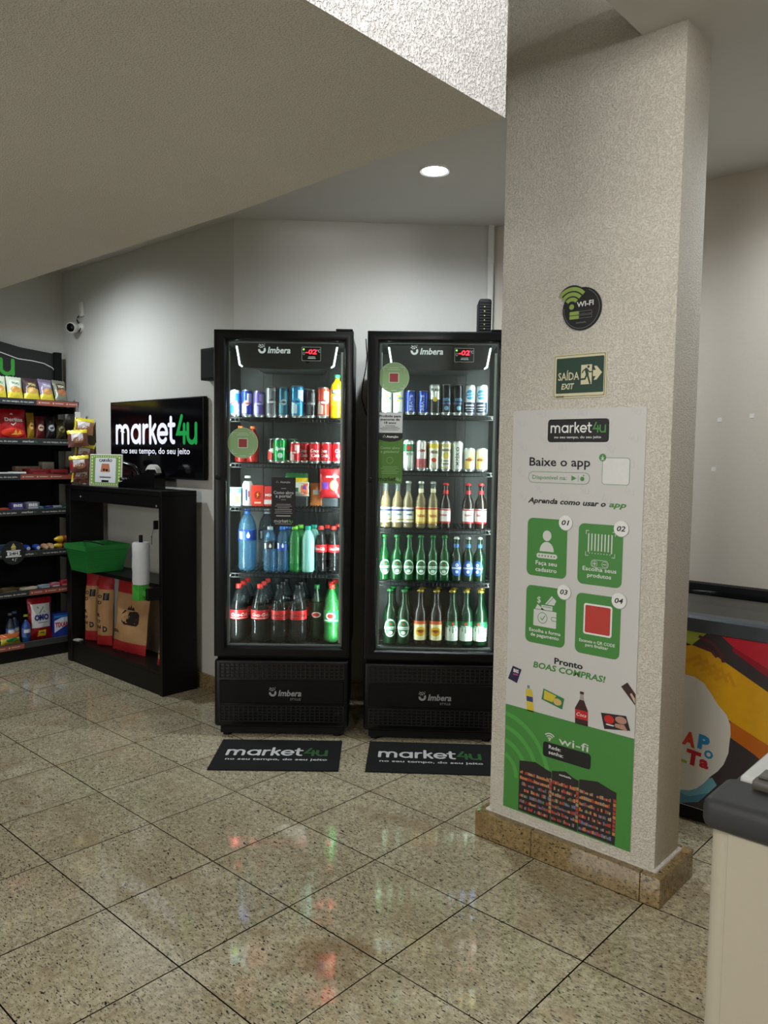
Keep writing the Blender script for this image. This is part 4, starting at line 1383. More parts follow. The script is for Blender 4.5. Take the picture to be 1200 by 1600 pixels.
capS, capR, capG, capGr = mat('cap_silver', (206, 208, 200), .3, metal=.6), mat('cap_red', (206, 40, 44), .35), mat('cap_gold', (196, 166, 70), .3, metal=.6), mat('cap_green', (40, 120, 60), .4)
ORD = ['first', 'second', 'third', 'fourth', 'fifth', 'sixth', 'seventh', 'eighth', 'ninth']
corona = lab_rect((226, 230, 220), [(.36, .40, (40, 60, 120)), (.16, .19, (190, 160, 70))], 'Corona', (34, 44, 110), .12, .44, .27)
sol = lab_rect((232, 206, 120), [(.10, .14, (206, 150, 50)), (.40, .44, (196, 44, 40))], 'SOL', (190, 36, 36), .10, .45, .24)
budw = lab_rect((236, 230, 226), [(.12, .16, (196, 36, 42)), (.40, .43, (206, 60, 60))], 'Budweiser', (180, 30, 40), .12, .44, .28)
rows = [('clear beer bottle with white label, directly below the green door notice, outer one', corona, .094, capS, 0), ('clear beer bottle with white label, directly below the green door notice, inner one', corona, .153, capS, 0),
        ('clear beer bottle with white label, just past the green door notice', corona, .207, capS, 0), ('clear beer bottle with yellow label and red lettering, next to the white labels', sol, .270, capS, 1),
        ('clear beer bottle with yellow label and red lettering, next to the red caps', sol, .330, capS, 1)]
src = {}
for lb, art, u, cap, kd in rows:
    if kd not in src:
        o = src[kd] = beer(lb, .0285, .232, GLC, cap, art, (224, 214, 180) if kd else None, BEER, 'clear glass beer bottles on the third shelf')
    else:
        o = dup(src[kd])
        o['label'] = lb
    put(o, 1, u, .134, 1.050, .1 * kd)
c0 = beer('x', .0290, .225, GLB, capR, budw, (200, 40, 46), None, 'brown beer bottles with red caps')
for k, (u, lb) in enumerate([(.393, 'brown beer bottle with a red cap beside the clear bottles on the third shelf'), (.504, 'brown beer bottle with a red cap past the empty gap on the third shelf'), (.568, 'brown beer bottle with a red cap, at the pillar end of the third shelf')]):
    o = c0 if k == 0 else dup(c0)
    o['label'] = lb
    put(o, 1, u, .134, 1.050, (-.5, .2, .0)[k])
c0 = beer('x', .0285, .228, GLG, capGr, lab_oval((34, 110, 66), (226, 236, 226), (200, 40, 40)), None, None, 'green beer bottles on the fourth shelf')
for k, u in enumerate((.091, .154, .216, .274, .334, .392)):
    o = c0 if k == 0 else dup(c0)
    o['label'] = 'green beer bottle, white oval label, fourth shelf, %s of six counting toward the pillar' % ORD[k]
    put(o, 1, u, .134, .785, (.2, .1, -.1, .1, 0, -.1)[k])
c0 = beer('x', .0285, .222, GLGD, capS, lab_zero, (60, 110, 180), None, 'green beer bottles with blue labels')
for k, u in enumerate((.451, .510, .567)):
    o = c0 if k == 0 else dup(c0)
    o['label'] = 'green beer bottle with a blue oval label, ' + ('next to the white-labelled ones', 'middle one of three', 'at the pillar end')[k]
    put(o, 1, u, .134, .785, (.1, 0, -.4)[k])
big = [('large green beer bottle with white oval label', lab_oval((34, 100, 62), (224, 234, 226), (200, 40, 40)), GLGD, capGr, (.124, .195), ('outer pair', 'inner pair')),
       ('large brown beer bottle with yellow label', lab_yellow, GLB, capG, (.276, .357), ('pair beside the ovals', 'pair beside the chevrons')),
       ('large green beer bottle with chevron label', lab_chevron, GLGD, capG, (.437, .507, .578), ('first pair of three', 'middle pair of three', 'pair by the pillar'))]
for a_, art, gl, cap, us, wh in big:
    c0 = beer('x', .0335, .278, gl, cap, art, None, None, 'large beer bottles on the bottom shelf')
    for k, u in enumerate(us):
        for row in (0, 1):
            o = c0 if k + row == 0 else dup(c0)
            o['label'] = '%s, %s, %s one, bottom shelf' % (a_, wh[k], ('front', 'rear')[row])
            put(o, 1, u + row * .012, (.138, .225)[row], .460, (.1, -.1, -.3)[k] if not row else .3)


# plastic bottles
def pet(label, R, H, prof, body, cap, art=None, fill=None, filltop=.7, group=None, name='soda_bottle'):
    o = empty(name, label, 'bottle', group)
    mats_ = [body]
    MB().lathe([(a * R, b * H) for a, b in prof], 22).build('plastic', body, o, smooth=60)
    if fill:
        q = [(0, .006)] + [(a * .95, b + .003) for a, b in prof[1:] if b < filltop]
        lr = [a for a, b in prof if b < filltop][-1] * .9
        q += [(lr, filltop), (0, filltop)]
        MB().lathe([(a * R, b * H) for a, b in q], 20).build('drink', fill, o, smooth=60)
    c = MB()
    c.lathe([(.0125, H * .935), (.0145, H * .938), (.0148, H - .002), (.013, H), (0, H)], 18)
    c.lathe([(.0135, H * .922), (.0165, H * .925), (.0165, H * .929), (.0135, H * .932)], 18)
    c.build('cap', cap, o, smooth=35)
    if art:
        v0, v1, ms, fn_ = art
        rr = max([a for a, b in prof if v0 - .03 <= b <= v1 + .03] or [1.0]) * R
        MB().lathe([(rr + .0002, v0 * H), (rr + .0006, v0 * H), (rr + .0006, v1 * H), (rr + .0002, v1 * H)], 22).build('sleeve', ms[0], o, smooth=60)
        f = Flat(cyl_fn(rr + .0008), 16, 1, .0003)
        fn_(f, rr, H)
        f.build('label_print', ms[1:], o)
    return o


P_COLA = [(0, .006), (.55, 0), (.82, .012), (.95, .05), (1, .10), (.97, .20), (.93, .27), (.97, .33), (1, .36), (1, .52), (.985, .56), (.93, .63), (.80, .71), (.62, .79), (.45, .86), (.34, .905), (.30, .92), (.28, .94)]
P_WATER = [(0, .010), (.5, 0), (.85, .012), (.97, .05)] + [(1.0 if k % 2 else .955, .07 + k * .03) for k in range(14)] + [(1, .50), (1, .64), (.97, .67), (.98, .69), (.90, .76), (.72, .83), (.48, .89), (.34, .915), (.30, .93)]
red, wht, blk = pm((206, 26, 34)), pm((242, 238, 236)), pm((20, 14, 14))
cola_w = (.40, .56, [red, wht], lambda f, r, h: (f.text('Coca-Cola', 0, h * .455, h * .055, 0, r * 2.1, bold=.015, shear=.4), f.rect(-1.2 * r, h * .418, .9 * r, h * .426)))
cola_b = (.40, .56, [red, blk, wht], lambda f, r, h: (f.text('Coca-Cola', 0, h * .455, h * .055, 0, r * 2.1, bold=.015, shear=.4), f.rect(-1.0 * r, h * .418, .9 * r, h * .424, m=0)))
capBk = mat('cap_black', (22, 20, 20), .4)
capRd = mat('cap_bright_red', (214, 44, 38), .4)
for kind, (art, cap, us, desc) in enumerate([(cola_w, capRd, (.097, .205), 'large cola bottle with red cap and white script'), (cola_b, capBk, (.305, .398), 'large cola bottle with black cap and black script')]):
    c0 = pet('x', .0450, .292, P_COLA, PETC, cap, art, COLA, .68, 'large cola bottles on the bottom shelf')
    c0['category'] = 'bottle'
    first = True
    for k, u in enumerate(us):
        for row in range(3):
            o = c0 if first else dup(c0)
            first = False
            o['label'] = '%s, %s column, %s' % (desc, ('outer', 'inner')[k], ('front row', 'second row', 'third row')[row])
            put(o, 0, u + row * .006, .148 + row * .096, .454, (.25, .2, -.05, .0)[kind * 2 + k])
guar = (.36, .56, [pm((30, 150, 74)), wht, pm((206, 50, 40))], lambda f, r, h: (f.disc(0, h * .47, r * .62, h * .06, 0), f.up(), f.disc(0, h * .47, r * .38, h * .042, 1), f.rect(-.9 * r, h * .385, .9 * r, h * .40, m=0)))
c0 = pet('x', .0420, .296, P_COLA, PETG, capRd, guar, GUAR, .72, 'green soda bottles with red caps')
for k, (u, w) in enumerate(((.572, .145), (.562, .235), (.575, .325))):
    o = c0 if k == 0 else dup(c0)
    o['label'] = 'green soda bottle with red cap at the end of the bottom shelf, ' + ('front one', 'middle one', 'rear one')[k]
    put(o, 0, u, w, .454, -.1)
put(pet('dark green soda bottle with a round red and white emblem, bottom shelf, beside the cola', .034, .285, P_COLA, GLGD, capGr, (.40, .52, [pm((16, 40, 22)), wht, pm((206, 50, 40))], lambda f, r, h: (f.disc(0, h * .465, r * .8, h * .05, 0), f.up(), f.disc(0, h * .465, r * .5, h * .035, 1))), COLA, .7), 0, .490, .200, .454)

wsl = (.50, .66, [pm((30, 70, 170)), wht, pm((16, 24, 60))], lambda f, r, h: (f.poly([(.15 * r, h * .535), (.0, h * .55), (-.06 * r, h * .58), (.15 * r, h * .645), (.36 * r, h * .58), (.30 * r, h * .55)], 0), f.rect(-.9 * r, h * .52, -.55 * r, h * .64, m=0), f.up(), f.text('AGUA', -.72 * r, h * .56, r * .2, 1, r * .6, turn=PI / 2)))
capBl = mat('cap_blue', (40, 110, 206), .4)
capCl = mat('cap_clear_grey', (170, 178, 184), .3)
put(pet('largest water bottle, blue cap and blue label, fourth shelf of the soft drinks fridge', .0465, .315, P_WATER, PETB, capBl, wsl, name='water_bottle'), 0, .136, .170, .812, .1)
put(pet('large water bottle with a dark cap, partly behind the black door notice', .044, .312, P_WATER, PETC, capCl, (.50, .66, [pm((60, 72, 86)), wht, pm((20, 20, 20))], wsl[3]), name='water_bottle'), 0, .228, .225, .812, .1)
put(pet('small water bottle with a black label below the door notice', .0325, .230, P_WATER, PETB, capCl, (.52, .68, [pm((24, 30, 40)), wht, pm((20, 20, 20))], wsl[3]), name='water_bottle'), 0, .257, .134, .812)
c0 = put(pet('small water bottle with a blue cap and blue label, front row', .0300, .232, P_WATER, PETB, capBl, (.48, .62, wsl[2], wsl[3]), name='water_bottle', group='small blue capped water bottles'), 0, .320, .134, .812)
o = dup(c0)
o['label'] = 'small water bottle with a blue cap in the second row'
put(o, 0, .340, .205, .812)
c0 = put(pet('green tinted water bottle with a lime cap, front row', .0300, .235, P_WATER, PETG, mat('cap_lime', (120, 200, 50), .4), None, name='water_bottle', group='lime capped bottles'), 0, .382, .134, .812)
o = dup(c0)
o['label'] = 'green tinted water bottle with a lime cap in the second row'
put(o, 0, .404, .210, .812)
c0 = put(pet('frosted pale teal bottle with a teal cap, front row', .0325, .235, P_WATER, PETT, mat('cap_teal', (30, 170, 150), .4), None, name='soda_bottle', group='teal capped bottles'), 0, .449, .134, .812)
o = dup(c0)
o['label'] = 'frosted pale teal bottle with a teal cap in the second row'
put(o, 0, .472, .212, .812)
smc = (.44, .60, [red, wht], lambda f, r, h: f.text('Coca-Cola', 0, h * .49, h * .06, 0, r * 1.9, bold=.02, shear=.4))
c0 = pet('x', .0300, .235, P_COLA, PETC, capRd, smc, COLA, .80, 'small cola bottles')
for k, (u, w, lb) in enumerate([(.512, .150, 'small cola bottle with red cap, fourth shelf, first in the front row'), (.578, .150, 'small cola bottle with red cap, fourth shelf, against the side wall'), (.540, .225, 'small cola bottle with red cap, fourth shelf, second row'), (.592, .300, 'small cola bottle with red cap, fourth shelf, rearmost')]):
    o = c0 if k == 0 else dup(c0)
    o['label'] = lb
    put(o, 0, u, w, .812, (-.2, .2, 0, 0)[k])
# juice bottles
P_JUICE = [(0, .008), (.8, 0), (.97, .02), (1, .06), (1, .62), (.97, .70), (.80, .78), (.50, .84), (.40, .87), (.36, .90), (.36, .94)]
put(pet('yellow juice bottle with a green cap, tallest item of the top shelf', .0345, .215, P_JUICE, mat('juice_yellow', (246, 200, 16), .25, vary=.03), mat('cap_mint', (50, 170, 120), .4),
        (.28, .66, [pm((248, 206, 40)), pm((40, 90, 130)), pm((236, 240, 220)), pm((250, 170, 30))], lambda f, r, h: (f.rect(-.8 * r, h * .56, .8 * r, h * .65, m=0), f.disc(0, h * .46, r * .6, h * .07, 1), f.disc(0, h * .36, r * .5, h * .05, 2), f.up(), f.text('SUCO', 0, h * .585, r * .36, 1, r * 1.2, bold=.02))), name='juice_bottle'), 0, .588, .138, 1.590)
c0 = pet('x', .0300, .182, P_JUICE, mat('sauce_red', (150, 26, 24), .3), mat('cap_orange', (226, 110, 50), .4), (.20, .50, [pm((176, 30, 30)), wht], lambda f, r, h: (f.disc(0, h * .34, r * .6, h * .08, 0))), name='juice_bottle', group='red bottles with orange caps')
for k, (u, w) in enumerate(((.100, .175), (.160, .185))):
    o = c0 if k == 0 else dup(c0)
    o['label'] = 'red juice bottle with an orange cap behind the round green sticker, ' + ('outer one', 'inner one')[k]
    put(o, 0, u, w, 1.364)


# cartons and bags of the third shelf
def carton(name, label, w, d, h, c, arts, top='gable', cat='carton', group=None):
    o = empty(name, label, cat, group)
    mb = MB().box(-w / 2, -d / 2, 0, w / 2, d / 2, h, .0012, 1)
    if top == 'gable':
        mb.prism([(-d / 2 + .001, h), (d / 2 - .001, h), (.002, h + .028), (.002, h + .036), (-.002, h + .036), (-.002, h + .028)], -w / 2 + .001, w / 2 - .001, 'x')
    mb.build('body', pm(c), o, smooth=30)
    f = Flat(wall_fn(-w / 2, -d / 2, 0), 1)
    ms = arts(f, w, h)
    f.build('print', ms, o)
    return o


put(carton('yogurt_carton', 'white, teal and lime drink carton, first on the third shelf', .060, .055, .092, (228, 238, 238), lambda f, w, h: (f.rect(0, h * .7, w, h * .95, m=0), f.disc(w * .62, h * .33, w * .28, h * .24, 1), f.up(), f.text('NATU', w / 2, h * .77, h * .1, 2, w * .6, bold=.03)) and [pm((50, 150, 170)), pm((190, 210, 60)), pm((240, 240, 240))], 'flat'), 0, .083, .132, 1.146)
put(pet('white milk bottle with a rounded white cap on the third shelf', .0270, .150, [(0, .005), (.8, 0), (1, .03), (1, .66), (.98, .72), (.80, .78), (.74, .80), (.74, .82)], pm((232, 234, 238)), mat('cap_white', (236, 236, 236), .4),
        (.1, .62, [pm((234, 236, 240)), pm((40, 60, 120)), pm((200, 60, 70))], lambda f, r, h: (f.rect(-.3 * r, h * .18, .1 * r, h * .56, m=0), f.rect(.25 * r, h * .3, .5 * r, h * .5, m=1))), name='milk_bottle'), 0, .143, .134, 1.146)
put(carton('juice_carton', 'red drink carton with a yellow flame mark on the third shelf', .056, .045, .104, (206, 52, 36), lambda f, w, h: (f.disc(w * .5, h * .52, w * .3, h * .2, 0), f.up(), f.poly([(w * .4, h * .4), (w * .62, h * .55), (w * .5, h * .56), (w * .58, h * .68), (w * .38, h * .54), (w * .5, h * .53)], 1), f.rect(w * .2, h * .12, w * .8, h * .2, m=2)) and [pm((150, 24, 20)), pm((244, 190, 50)), pm((240, 200, 180))], 'flat'), 0, .197, .132, 1.146)
put(carton('juice_carton', 'red and white drink carton half covered by the black door notice', .050, .042, .100, (214, 60, 60), lambda f, w, h: (f.rect(0, h * .1, w, h * .32, m=0), f.text('MIX', w * .5, h * .5, h * .12, 0, w * .8, bold=.04)) and [pm((240, 230, 226))], 'flat'), 0, .254, .132, 1.146)
tag(put(MB().box(-.060, -.045, 0, .060, -.002, .052, .003, 1).build('display_tray', pm((46, 50, 56))), 0, .385, .150, 1.146), 'dark grey tray holding packets on the third shelf of the soft drinks fridge', 'tray')
tag(put(MB().box(-.040, -.045, 0, .040, .002, .045, .003, 1).build('display_tray', pm((46, 50, 56))), 0, .560, .150, 1.146), 'dark grey tray under the red bag on the third shelf', 'tray')


def bag(name, label, w, h, t, colf, mats_, art=None, cat='snack bag', group=None, seed=1, crimp=.05):
    """pillow bag standing on its lower edge, front towards -Y"""
    o = empty(name, label, cat, group)
    rnd = random.Random(seed)
    nx, nz = 10, 14
    ph = [rnd.uniform(0, 6.28) for _ in range(6)]

    def th(u, v):           # u, v in 0..1
        e = max(0.0, 1 - (2 * u - 1) ** 2) ** .55
        vv = min(1, max(0, (v - crimp) / (1 - 2 * crimp)))
        g = max(0.0, math.sin(PI * vv)) ** .55
        wr = 1 + .10 * math.sin(9 * u + 7 * v + ph[0]) + .07 * math.sin(17 * v - 11 * u + ph[1])
        return t / 2 * e * g * wr + .0012

    def wd(v):
        return 1 - .05 * math.sin(PI * v) + .015 * math.sin(14 * v + ph[2])
    mb = MB()
    vs, fs, mi = [], [], []
    for side in (-1, 1):
        for i in range(nx + 1):
            for j in range(nz + 1):
                u, v = i / nx, j / nz
                zig = .0022 * (1 if i % 2 else -1) if j in (0, nz) else 0
                vs.append(((u - .5) * w * wd(v), side * th(u, v), v * h + zig))
    st = (nx + 1) * (nz + 1)
    for s_ in (0, 1):
        for i in range(nx):
            for j in range(nz):
                a = s_ * st + i * (nz + 1) + j
                q = (a, a + nz + 1, a + nz + 2, a + 1)
                fs.append(q if s_ == 0 else q[::-1])
                mi.append(colf((i + .5) / nx, (j + .5) / nz))
    mb.faces(vs, fs, mi)
    bmesh.ops.remove_doubles(mb.bm, verts=mb.bm.verts[:], dist=.0001)
    mb.build('body', mats_, o, smooth=60)
    if art:
        f = Flat(lambda u, v, l: Vector(((u - .5) * w * wd(v / h), -th(min(1, max(0, u)), v / h) - .0006 - l, v)), 5, 4, .0006)
        ms = art(f, w, h)
        f.build('print', ms, o)
    return o


def foil(c, rough=.33):
    return mat('foil_%02x%02x%02x' % c, c, rough, metal=.15, bump=.0012, scale=70, vary=.08)


put(bag('snack_bag', 'yellow cheese bag with a green top standing in the grey tray', .115, .165, .045, lambda u, v: 1 if v > .86 else 0, [foil((236, 196, 24)), foil((40, 112, 60))],
        lambda f, w, h: (f.rect(.1, h * .34, .9, h * .56, m=0), f.up(), f.text('BABY', .5, h * .4, h * .12, 1, .6, bold=.03)) and [pm((238, 232, 220)), pm((190, 60, 50))], seed=3), 0, .385, .182, 1.147)
put(bag('snack_bag', 'small white and orange packet in front of the yellow bag', .105, .070, .03, lambda u, v: 0, [foil((232, 226, 216))], lambda f, w, h: (f.rect(.62, h * .1, .97, h * .9, m=0), f.disc(.8, h * .5, .10, h * .3, 1), f.rect(.08, h * .3, .5, h * .6, m=2)) and [pm((226, 110, 50)), pm((120, 60, 160)), pm((60, 110, 70))], seed=4), 0, .400, .134, 1.199)
put(bag('snack_bag', 'red snack bag with an orange emblem at the end of the third shelf', .112, .150, .05, lambda u, v: 0, [foil((196, 36, 44))], lambda f, w, h: (f.disc(.68, h * .42, .2, h * .18, 0), f.up(), f.disc(.68, h * .42, .12, h * .1, 1), f.rect(.1, h * .3, .4, h * .52, m=2), f.text('sadia', .6, h * .68, h * .09, 3, .6, bold=.02)) and [pm((236, 150, 90)), pm((246, 220, 180)), pm((110, 60, 170)), wht], seed=5), 0, .560, .130, 1.192)
put(bag('snack_bag', 'orange and white packet between the yellow and the red bag', .07, .115, .03, lambda u, v: 0, [foil((230, 140, 80))], lambda f, w, h: f.rect(.2, h * .5, .8, h * .7) and [wht], seed=6), 0, .487, .195, 1.147)


# ---------------------------------------------------------------- black counter before the television
CX0, CX1, CY0, CY1, CZ = -5.070, -3.905, 2.420, 2.655, 1.187
r = empty('shelf_counter', 'tall open black counter with a middle board, under the television', 'counter', loc=(0, 0, 0))
WOODB = mat('black_laminate', (10, 9, 9), .42, bump=.0001, scale=300, spec=.3)
MB().box(CX0, CY0, CZ - .028, CX1, CY1, CZ, .001, 1).build('top_board', WOODB, r)
MB().box(CX0, CY0, 0, CX0 + .060, CY1, CZ - .0285, .001, 1).build('side_panel', WOODB, r)
MB().box(CX1 - .028, CY0, 0, CX1, CY1, CZ - .0285, .001, 1).build('side_panel', WOODB, r)
MB().box(CX0 + .0605, CY0 + .004, CZ - .100, CX1 - .0285, CY0 + .022, CZ - .0285, .001, 1).build('apron', WOODB, r)
MB().box(CX0 + .0605, CY1 - .020, CZ - .100, CX1 - .0285, CY1 - .002, CZ - .0285, .001, 1).build('apron', WOODB, r)
MB().box(CX0 + .0605, CY0 + .012, .624, CX1 - .0285, CY1 - .002, .648, .001, 1).build('shelf_board', WOODB, r)
MB().box(CX0 + .0605, CY0 + .006, .120, CX1 - .0285, CY1 - .002, .140, .001, 1).build('shelf_board', WOODB, r)
MB().box(CX0 + .0605, CY0 + .006, .0, CX1 - .0285, CY0 + .024, .1195, .001, 1).build('plinth', WOODB, r)
for x, z in ((CX0 + .20, 1.115), (CX1 - .06, 1.10)):
    MB().lathe([(0, 0), (.007, 0), (.006, .002), (0, .0025)], 10, T=Matrix.Translation((x, CY0 + .0035, z)) @ Matrix.Rotation(PI / 2, 4, 'X')).build('screw_cap', ALU, r)

# shopping basket
GB = mat('basket_green', (42, 130, 58), .35, vary=.04)
r = empty('shopping_basket', 'green plastic shopping basket jutting out of the black counter', 'basket', loc=(-4.720, 2.455, .6485))
mb = MB()
tw, td, bw, bd, hh = .142, .150, .108, .118, .172


def ring4(a, b, z):
    return [(-a, -b, z), (a, -b, z), (a, b, z), (-a, b, z)]


vs = ring4(bw, bd, 0) + ring4(tw - .008, td - .008, hh - .030) + ring4(tw, td, hh - .030) + ring4(tw, td, hh) + ring4(tw - .004, td - .004, hh) + ring4(tw - .012, td - .012, hh - .03) + ring4(bw - .004, bd - .004, .004)
fs = [(3, 2, 1, 0)]
for k in range(6):
    for q in range(4):
        fs.append((k * 4 + q, k * 4 + (q + 1) % 4, k * 4 + 4 + (q + 1) % 4, k * 4 + 4 + q))
fs.append((24, 25, 26, 27))
mb.faces(vs, fs)
mb.build('tub', GB, r, smooth=0)
mb = MB()
for k in range(9):
    for s_ in (-1, 1):
        z = .02 + k * .013
        t = z / (hh - .03)
        a, b = bw + (tw - .008 - bw) * t + .0012, bd + (td - .008 - bd) * t + .0012
        mb.box(-a + .02, s_ * b - .001, z, a - .02, s_ * b + .001, z + .004)
        mb.box(s_ * a - .001, -b + .02, z, s_ * a + .001, b - .02, z + .004)
mb.build('wall_ribs', GB, r, smooth=0)
MB().tube([(-tw + .012, -.02, hh - .004), (-tw + .012, -.022, hh + .004), (-.04, -.03, hh + .010), (.04, -.03, hh + .010), (tw - .012, -.022, hh + .004), (tw - .012, -.02, hh - .004)], .005).build('handle', mat('basket_handle_black', (26, 28, 28), .5), r)

# roll of bags on its bracket
r = empty('bag_roll', 'clear plastic bag roll standing on a green bracket at the counter side', 'bag roll', loc=(-4.012, 2.352, .560))
mb = MB().box(-.040, -.035, 0, .030, .035, .092, .004, 2).box(.028, -.012, .030, .0785, .012, .060, .002, 1)
mb.build('bracket', mat('bracket_green', (70, 168, 60), .4), r)
MB().box(.0790, -.020, .010, .1065, .0665, .080, .002, 1).build('mounting_plate', BLACKM, r)
rollm = mat('bag_film', (206, 210, 212), .35, bump=.0015, scale=45)
MB().lathe([(.012, .0935), (.046, .0935), (.049, .110), (.0475, .16), (.050, .20), (.048, .26), (.049, .325), (.044, .334), (.012, .334)], 24).build('film', rollm, r)
MB().lathe([(0, .093), (.011, .093), (.011, .375), (0, .375)], 12).build('core_rod', BLACKM, r)
r = empty('wire_hook', 'thin curved wire holder beside the bag roll', 'holder', loc=(-3.955, 2.40, .90))
MB().tube([(-.02, 0, -.02), (-.02, 0, .03), (-.005, 0, .07), (.012, .0, .095), (.018, .0, .10)], .003, 6).build('wire', ALU, r)
MB().box(.008, -.008, .070, .0205, .0195, .120, .001, 1).build('clip', BLACKM, r, smooth=0)

# charcoal sacks
KR, KRED = mat('kraft_paper', (176, 136, 92), .75, bump=.002, scale=40, vary=.10), mat('sack_red', (168, 32, 34), .6, bump=.002, scale=40)


def sack(label, w, h, t, art, loc, rot, seed):
    o = bag('charcoal_sack', label, w, h, t, lambda u, v: 1 if v < .16 or v > .78 else 0, [KR, KRED], art, 'sack', 'charcoal sacks', seed, .03)
    o.location, o.rotation_euler = loc, rot
    return o


BK = pm((26, 18, 16))


def sack_side(f, w, h):
    for k, ch in enumerate('NOR DO'):
        f.text(ch, .28, h * (.24 + k * .085), h * .045, 0, .26, bold=.04) if ch != ' ' else None
    f.rect(.52, h * .64, .86, h * .74, m=0)
    f.text('D', .66, h * .20, h * .075, 0, .24, bold=.05)
    return [BK]


def sack_front(f, w, h):
    f.poly([(.40, h * .42), (.46, h * .38), (.80, h * .38), (.86, h * .42), (.86, h * .53), (.80, h * .57), (.46, h * .57), (.40, h * .53)], 0)
    f.poly([(.52, h * .58), (.56, h * .63), (.60, h * .60), (.63, h * .66), (.66, h * .60), (.70, h * .63), (.74, h * .58)], 0)
    f.up().text('CARVÃO', .63, h * .455, h * .05, 1, .34, bold=.04).rect(.50, h * .405, .76, h * .42, m=1)
    f.text('VEGETAL', .16, h * .25, h * .04, 0, .24, bold=.03)
    return [BK, pm((176, 136, 92))]


sack('kraft charcoal sack at the far end of the counter, narrow face outward', .110, .470, .09, sack_side, (-4.925, 2.520, .143), (-.06, 0, .45), 11)
sack('kraft charcoal sack between the end sack and the wide-faced one', .115, .470, .09, sack_side, (-4.745, 2.515, .143), (-.04, .02, .50), 12)
sack('kraft charcoal sack showing its wide face with a black emblem', .310, .475, .10, sack_front, (-4.460, 2.525, .143), (-.10, .03, .18), 13)
sack('kraft charcoal sack in the corner by the counter side panel', .100, .30, .09, sack_side, (-4.012, 2.50, .143), (-.02, .16, .45), 14)
MB_ = MB().box(-.025, -.02, 0, .03, .02, .012, .003, 2)
o = tag(MB_.build('price_tag', mat('dusty_white', (170, 164, 154), .6)), 'crumpled white price tag at the front foot of the counter board', 'price tag')
o.location = (-4.985, 2.450, .1405)
o.rotation_euler = (0, 0, .3)

# on the counter: framed notice and tape dispenser
r = empty('counter_sign', 'small framed white and green CARVÃO price card standing on the counter', 'sign', loc=(-4.840, 2.470, CZ), rot=(-.05, 0, .16))
MB().box(0, -.002, 0, .320, .006, .205, .002, 1).box(.12, .006, 0, .20, .06, .006).build('card', OFFW, r)
fn = wall_fn(0, -.002, 0)


def sdraw(f):
    f.rect(.008, .006, .312, .199, m=0)
    f.up()
    for k in range(9):
        f.rect(.018, .014 + k * .0205, .032, .027 + k * .0205, m=1).rect(.288, .014 + k * .0205, .302, .027 + k * .0205, m=1)
    for k in range(11):
        f.rect(.042 + k * .0225, .186, .052 + k * .0225, .194, m=1).rect(.042 + k * .0225, .010, .052 + k * .0225, .018, m=1)
    f.rect(.058, .024, .262, .182, .006, 2).up()
    f.text('CARVÃO', .160, .157, .017, 3, .130, bold=.04).poly([(.112, .092), (.206, .092), (.196, .145), (.124, .145)], 4).rect(.105, .054, .215, .059, m=3).rect(.098, .061, .222, .064, m=5).rect(.125, .026, .195, .040, .002, 3)
    f.up().disc(.146, .106, .010, .008, 3).disc(.174, .104, .012, .008, 3)


flatpart(fn, 'print', [pm((124, 160, 90)), pm((226, 236, 150)), pm((226, 228, 230)), DKPRINT, pm((190, 120, 84)), pm((150, 150, 150))], r, sdraw)
r = empty('tape_dispenser', 'black desk tape dispenser with a white roll, on the counter by the television', 'dispenser', loc=(-4.300, 2.545, CZ), rot=(0, 0, .10))
mb = MB().prism([(-.205, 0), (.155, 0), (.155, .085), (.135, .118), (.080, .118), (.060, .100), (-.180, .036), (-.205, .030)], -.040, .040, 'y')
mb.build('body', BLACKG, r, smooth=20)
MB().prism([(-.168, .0415), (.030, .0945), (.030, .0965), (-.168, .0435)], -.026, .026, 'y').build('tape_strip', mat('tape_shine', (150, 160, 168), .2), r, smooth=0)
MB().lathe([(.026, -.017), (.056, -.017), (.056, .017), (.026, .017), (.026, -.017)], 28, T=Matrix.Translation((.092, 0, .092)) @ Matrix.Rotation(PI / 2, 4, 'X')).build('tape_roll', mat('tape_white', (222, 220, 212), .4), r)
MB().prism([(-.012, .145), (.012, .145), (.010, .125), (-.010, .125)], -.019, .019, 'y', Matrix.Translation((-.21, 0, -.083))).build('cutter', CHROME, r, smooth=0)
r = empty('barcode_scanner', 'black hand scanner in a stand between price card and tape dispenser', 'scanner', loc=(-4.545, 2.600, CZ), rot=(0, 0, .5))
MB().lathe([(0, 0), (.045, 0), (.045, .006), (.014, .014), (.009, .10), (0, .10)], 20).build('stand', BLACKM, r)
MB().tube([(-.085, 0, .150), (-.06, 0, .148), (-.02, 0, .138), (.02, 0, .128), (.05, 0, .095), (.062, 0, .06)], .017, 12).build('handle', BLACKG, r)
MB().box(-.105, -.030, .130, -.060, .030, .172, .012, 3).build('scan_head', BLACKG, r)

# ---------------------------------------------------------------- shelving unit on the left wall
GX0, GX1, GY0, GY1 = -5.630, -5.250, 1.05, 2.600
r = empty('gondola_shelf', 'black snack shelving unit with six boards and a printed header, on the side wall', 'shelf', loc=(0, 0, 0))
MB().box(-5.655, GY0, .09, -5.635, 2.640, 1.78).build('back_panel', BLACKM, r, smooth=0)
for y in (1.06, 1.80, 2.610):
    MB().box(-5.6345, y - .015, 0, -5.600, y + .015, 2.10, .001, 1).build('upright', BLACKM, r, smooth=0)
MB().box(-5.634, GY0, 0, GX1 - .01, 2.545, .088, .001, 1).build('base_box', BLACKM, r, smooth=0)
hp = [(GY0, 1.70), (2.640, 1.70), (2.640, 2.085), (2.600, 2.105), (2.36, 2.125), (2.20, 2.155), (1.9, 2.23), (1.6, 2.26), (GY0, 2.26)]
HDR = mat('header_print', (30, 32, 33), .5)
MB().prism(hp, -5.5985, -5.585, 'x').build('header_board', HDR, r, smooth=0)
